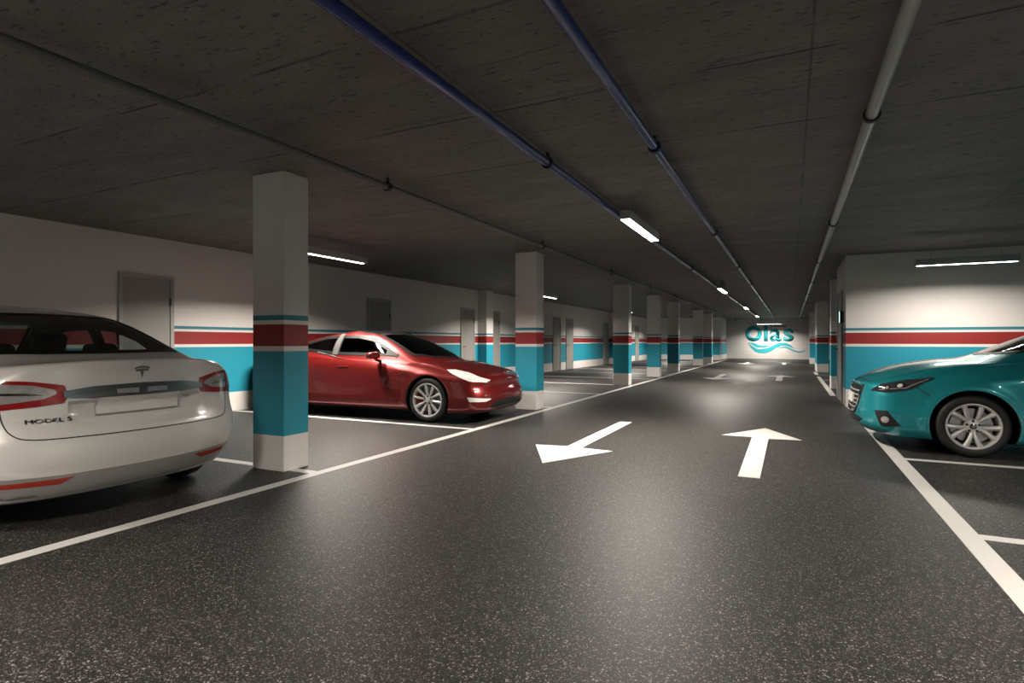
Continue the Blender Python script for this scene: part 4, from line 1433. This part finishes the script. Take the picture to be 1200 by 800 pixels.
# ---- teal hatchback (nose towards the lane, right)
def teal_car():
    L = 4.46
    root = thing('car', 'teal hatchback parked on the right, nose over the white lane line', 'car', (0.665, 8.22, 0), 0, 'cars parked in the garage bays')
    rings = [
        RG(.3, 4.2, .75, .15), RG(.12, 4.36, [.80, .86, .86, .86, .80], .175), RG(.02, 4.42, [.83, .88, .88, .88, .83], [.25] * 5),
        RG(.0, 4.46, [.84, .892, .89, .892, .85], [.38] * 5),
        RG(.01, 4.45, [.83, .895, .888, .895, .85], [.52, .56, .56, .56, .56]),
        RG(.02, 4.42, [.82, .895, .885, .90, .84], [.63, .70, .72, .74, .76]),
        RG(.045, 4.38, [.80, .885, .88, .89, .81], [.715, .82, .85, .87, .88]),
        RG(.12, 4.33, [.76, .85, .862, .86, .77], [.765, .90, .935, .97, .98]),
        RG(.22, 4.30, [.73, .835, .85, .84, .755], [.805, .93, .965, .995, 1.02], cf=.02),
        RG(.45, 4.28, [.70, .815, .835, .82, .74], [.875, .955, .98, 1.01, 1.04], cf=.035),
        RG(.8, 4.26, [.70, .80, .825, .80, .72], [.945, .985, .995, 1.02, 1.06], cf=.035),
        RG(1.15, 4.24, [.71, .79, .815, .78, .70], [.995, 1.0, 1.0, 1.03, 1.08], sf=.34, sr=.2, cf=.03),
        RG(1.45, 4.14, [.67, .74, .76, .73, .66], [1.14, 1.145, 1.15, 1.17, 1.21], sf=.3, sr=.2),
        RG(1.75, 3.99, [.62, .68, .70, .68, .62], [1.27, 1.28, 1.29, 1.30, 1.32], sf=.28, sr=.2),
        RG(2.05, 3.80, [.58, .62, .63, .62, .58], [1.375, 1.39, 1.40, 1.39, 1.38], sf=.25, sr=.2),
        RG(2.3, 3.6, [.42, .45, .45, .45, .42], [1.42, 1.43, 1.435, 1.43, 1.41], sf=.15, sr=.15),
    ]
    S = rnd
    wind = S([(1.22, 0), (1.28, -.35), (1.46, -.62), (1.75, -.58), (2.12, -.52), (2.09, 0), (2.12, .52), (1.75, .58), (1.46, .62), (1.28, .35)], .04)
    rear = S([(4.19, -.5), (4.21, 0), (4.19, .5), (4.0, .52), (3.86, .5), (3.85, 0), (3.86, -.5), (4.0, -.52)], .03)
    sw1 = S([(1.62, 1.03), (2.62, 1.04), (2.62, 1.36), (2.3, 1.355), (2.08, 1.30), (1.85, 1.18)], .02)
    sw2 = S([(2.68, 1.042), (3.45, 1.08), (3.62, 1.12), (3.4, 1.28), (3.1, 1.345), (2.68, 1.36)], .02)
    spec = dict(L=L, rings=rings, zbot=.15, ztop=1.445, arches=[(1.02, .372), (3.66, .372)], wheel_r=.325, hw=.89, paint=M['paint_teal'], flare=.02,
                cabin=(1.2, 4.2), seat_x=2.15, dash=(1.4, .95), handle_z=.86,
                openings=[(inset(wind, .03), 'top'), (inset(sw1, .03), 'side'), (inset(sw2, .03), 'side')],
                windows=[('windshield', wind, 'top', M['glass_dark'], .05), ('rear_window', rear, 'top', M['roof_glass'], .03),
                         ('side_window', sw1, 'side', M['glass_dark'], .045), ('side_window', sw2, 'side', M['glass_dark'], .045)],
                doors=[S([(1.50, .30), (2.64, .30), (2.65, .962), (1.66, .94), (1.46, .75)], .05), S([(2.67, .30), (3.20, .30), (3.32, .62), (3.55, .98), (2.67, .964)], .05)],
                gaps=[('top', [smooth_line([(1.33, .655), (1.09, .60), (.744, .62), (.389, .64), (.17, .56), (.12, .3), (.10, 0), (.12, -.3), (.17, -.56), (.389, -.64), (.744, -.62), (1.09, -.60), (1.33, -.655)])]),
                      ('side', [smooth_line([(.53, .715), (.60, .67), (.66, .62)], 5)])])
    car, body = build_car(spec, root)
    for s in (1, -1):
        cp = 'corner+' if s > 0 else 'corner-'
        P3 = [(.142, .647, .648), (.236, .711, .724), (.469, .74, .782), (.60, .745, .80), (.709, .742, .817), (.711, .77, .799), (.60, .80, .735), (.496, .816, .685), (.38, .81, .655), (.286, .792, .638)]
        hl = rnd(cuv(P3), .01)
        h = car.decal('headlamp', hl, cp, M['lamp_smoke'], eps=.004, thick=.006, step=.02, label='swept smoked headlamp')
        for k, (x, y, z, r_) in enumerate([(.31, .755, .69, .024), (.42, .775, .715, .030)]):
            cu = (x + y) * RT2
            circ = [(cu + r_ * math.cos(a * PI / 8), z + r_ * math.sin(a * PI / 8)) for a in range(16)]
            rg = car.decal('lamp_reflector', circ, cp, M['chrome'], parent=h, eps=.008, thick=.004, step=.02)
            circ = [(cu + r_ * .62 * math.cos(a * PI / 8), z + r_ * .62 * math.sin(a * PI / 8)) for a in range(16)]
            car.decal('lamp_lens', circ, cp, M['lamp_white'] if k else M['lamp_clear'], parent=h, eps=.0115, thick=.004, step=.02)
        bar = cuv([(.22, .73, .668), (.46, .80, .70), (.66, .77, .795), (.66, .77, .788), (.46, .80, .688), (.22, .73, .660)])
        car.decal('lamp_strip', bar, cp, M['lamp_clear'], parent=h, eps=.008, thick=.003, step=.02)
        fg = cuv([(.18, .728, .437), (.283, .816, .445), (.405, .834, .282), (.235, .773, .265)])
        f_ = car.decal('fog_lamp_bezel', rnd(fg, .015), cp, M['dark'], eps=.004, thick=.006, step=.02)
        cu = (.285 + .785) * RT2
        circ = [(cu + .036 * math.cos(a * PI / 8), .345 + .036 * math.sin(a * PI / 8)) for a in range(16)]
        car.decal('fog_lamp', circ, cp, M['lamp_clear'], parent=f_, eps=.009, thick=.005, step=.02)
        pl = 'side+' if s > 0 else 'side-'
    for s in (1, -1):
        tl = [(s * .40, .90), (s * .66, .96), (s * .76, .93), (s * .80, .85), (s * .66, .83), (s * .40, .86)]
        car.decal('tail_lamp', rnd(tl, .02), 'rear', M['lamp_red'], eps=.005, thick=.006)
    gr = [(-.45, .688), (0, .705), (.45, .688), (.475, .60), (.40, .40), (.28, .335), (-.28, .335), (-.40, .40), (-.475, .60)]
    g_ = car.decal('front_grille', rnd(gr, .03), 'front', M['dark'], eps=.004, thick=.006)
    for z in (.42, .47, .52, .57, .62):
        w_ = .40 + (z - .4) * .2
        car.decal('grille_slat', [(-w_, z), (w_, z), (w_, z + .012), (-w_, z + .012)], 'front', M['house'], parent=g_, eps=.010, thick=.005)
    wing = smooth_line([(-.525, .70), (-.495, .60), (-.42, .44), (-.30, .375), (0, .36), (.30, .375), (.42, .44), (.495, .60), (.525, .70)], 5)
    wing2 = smooth_line([(.49, .695), (.465, .60), (.395, .455), (.285, .398), (0, .385), (-.285, .398), (-.395, .455), (-.465, .60), (-.49, .695)], 5)
    car.decal('chrome_wing', wing + wing2, 'front', M['chrome'], eps=.014, thick=.018, step=.03, label='chrome wing around the grille')
    car.decal('number_plate', rnd([(-.26, .475), (.26, .475), (.26, .585), (-.26, .585)], .008), 'front', M['plate'], eps=.022, thick=.016, label='blank white front plate')
    car.decal('lower_grille', rnd([(-.56, .315), (-.4, .335), (.4, .335), (.56, .315), (.46, .268), (-.46, .268)], .02), 'front', M['dark'], eps=.004, thick=.006)
    em = [(.055 * math.cos(a * PI / 12), .648 + .042 * math.sin(a * PI / 12)) for a in range(24)]
    em2 = [(.045 * math.cos(a * PI / 12), .648 + .033 * math.sin(a * PI / 12)) for a in range(24)]
    e_ = car.decal('emblem', em, 'front', M['chrome'], eps=.010, thick=.006, step=.02, hole=em2)
    car.decal('emblem_bird', [(-.043, .665), (-.02, .658), (0, .64), (.02, .658), (.043, .665), (.02, .647), (0, .628), (-.02, .647)], 'front', M['chrome'], parent=e_, eps=.010, thick=.006, step=.02)
    mirrors(root, car, 1.72, .885, 1.06, M['paint_teal'])
    place_wheels(root, 'five_pair', .325, .235, .215, (1.02, 3.66), .885)
    return car, root

M['pillar_trim'] = simple('grey_pillar_trim', (0.055, 0.053, 0.051), 0.7, spec=0.15)
M['quarter'] = simple('grey_quarter_pane', (0.07, 0.072, 0.07), 0.7, spec=0.15)
CARS = {}
CARS['white'] = white_car()
CARS['red'] = red_car()
CARS['teal'] = teal_car()


# ------------------------------------------------------------------ camera, world, view
cam = bpy.data.cameras.new('camera')
cam.sensor_width = 36
cam.lens = 20.01
cam.clip_end = 200
cam.clip_start = 0.05
co = bpy.data.objects.new('camera', cam)
COL.objects.link(co)
co.location = (0, 0, 1.2)
co.rotation_euler = (PI / 2, 0, math.atan(327 / 667))
SC.camera = co

w = bpy.data.worlds.new('world')
SC.world = w
w.use_nodes = True
w.node_tree.nodes['Background'].inputs['Color'].default_value = (0.02, 0.02, 0.02, 1)
w.node_tree.nodes['Background'].inputs['Strength'].default_value = 0.3

SC.view_settings.view_transform = 'Standard'
SC.view_settings.look = 'None'
SC.view_settings.exposure = 0.95
SC.view_settings.gamma = 1.0
SC.view_settings.use_curve_mapping = False
SC.cycles.max_bounces = 8
SC.cycles.diffuse_bounces = 5
SC.cycles.glossy_bounces = 4
SC.cycles.transparent_max_bounces = 12
SC.cycles.sample_clamp_indirect = 6
SC.cycles.use_denoising = True
SC.cycles.caustics_reflective = False
SC.cycles.caustics_refractive = False
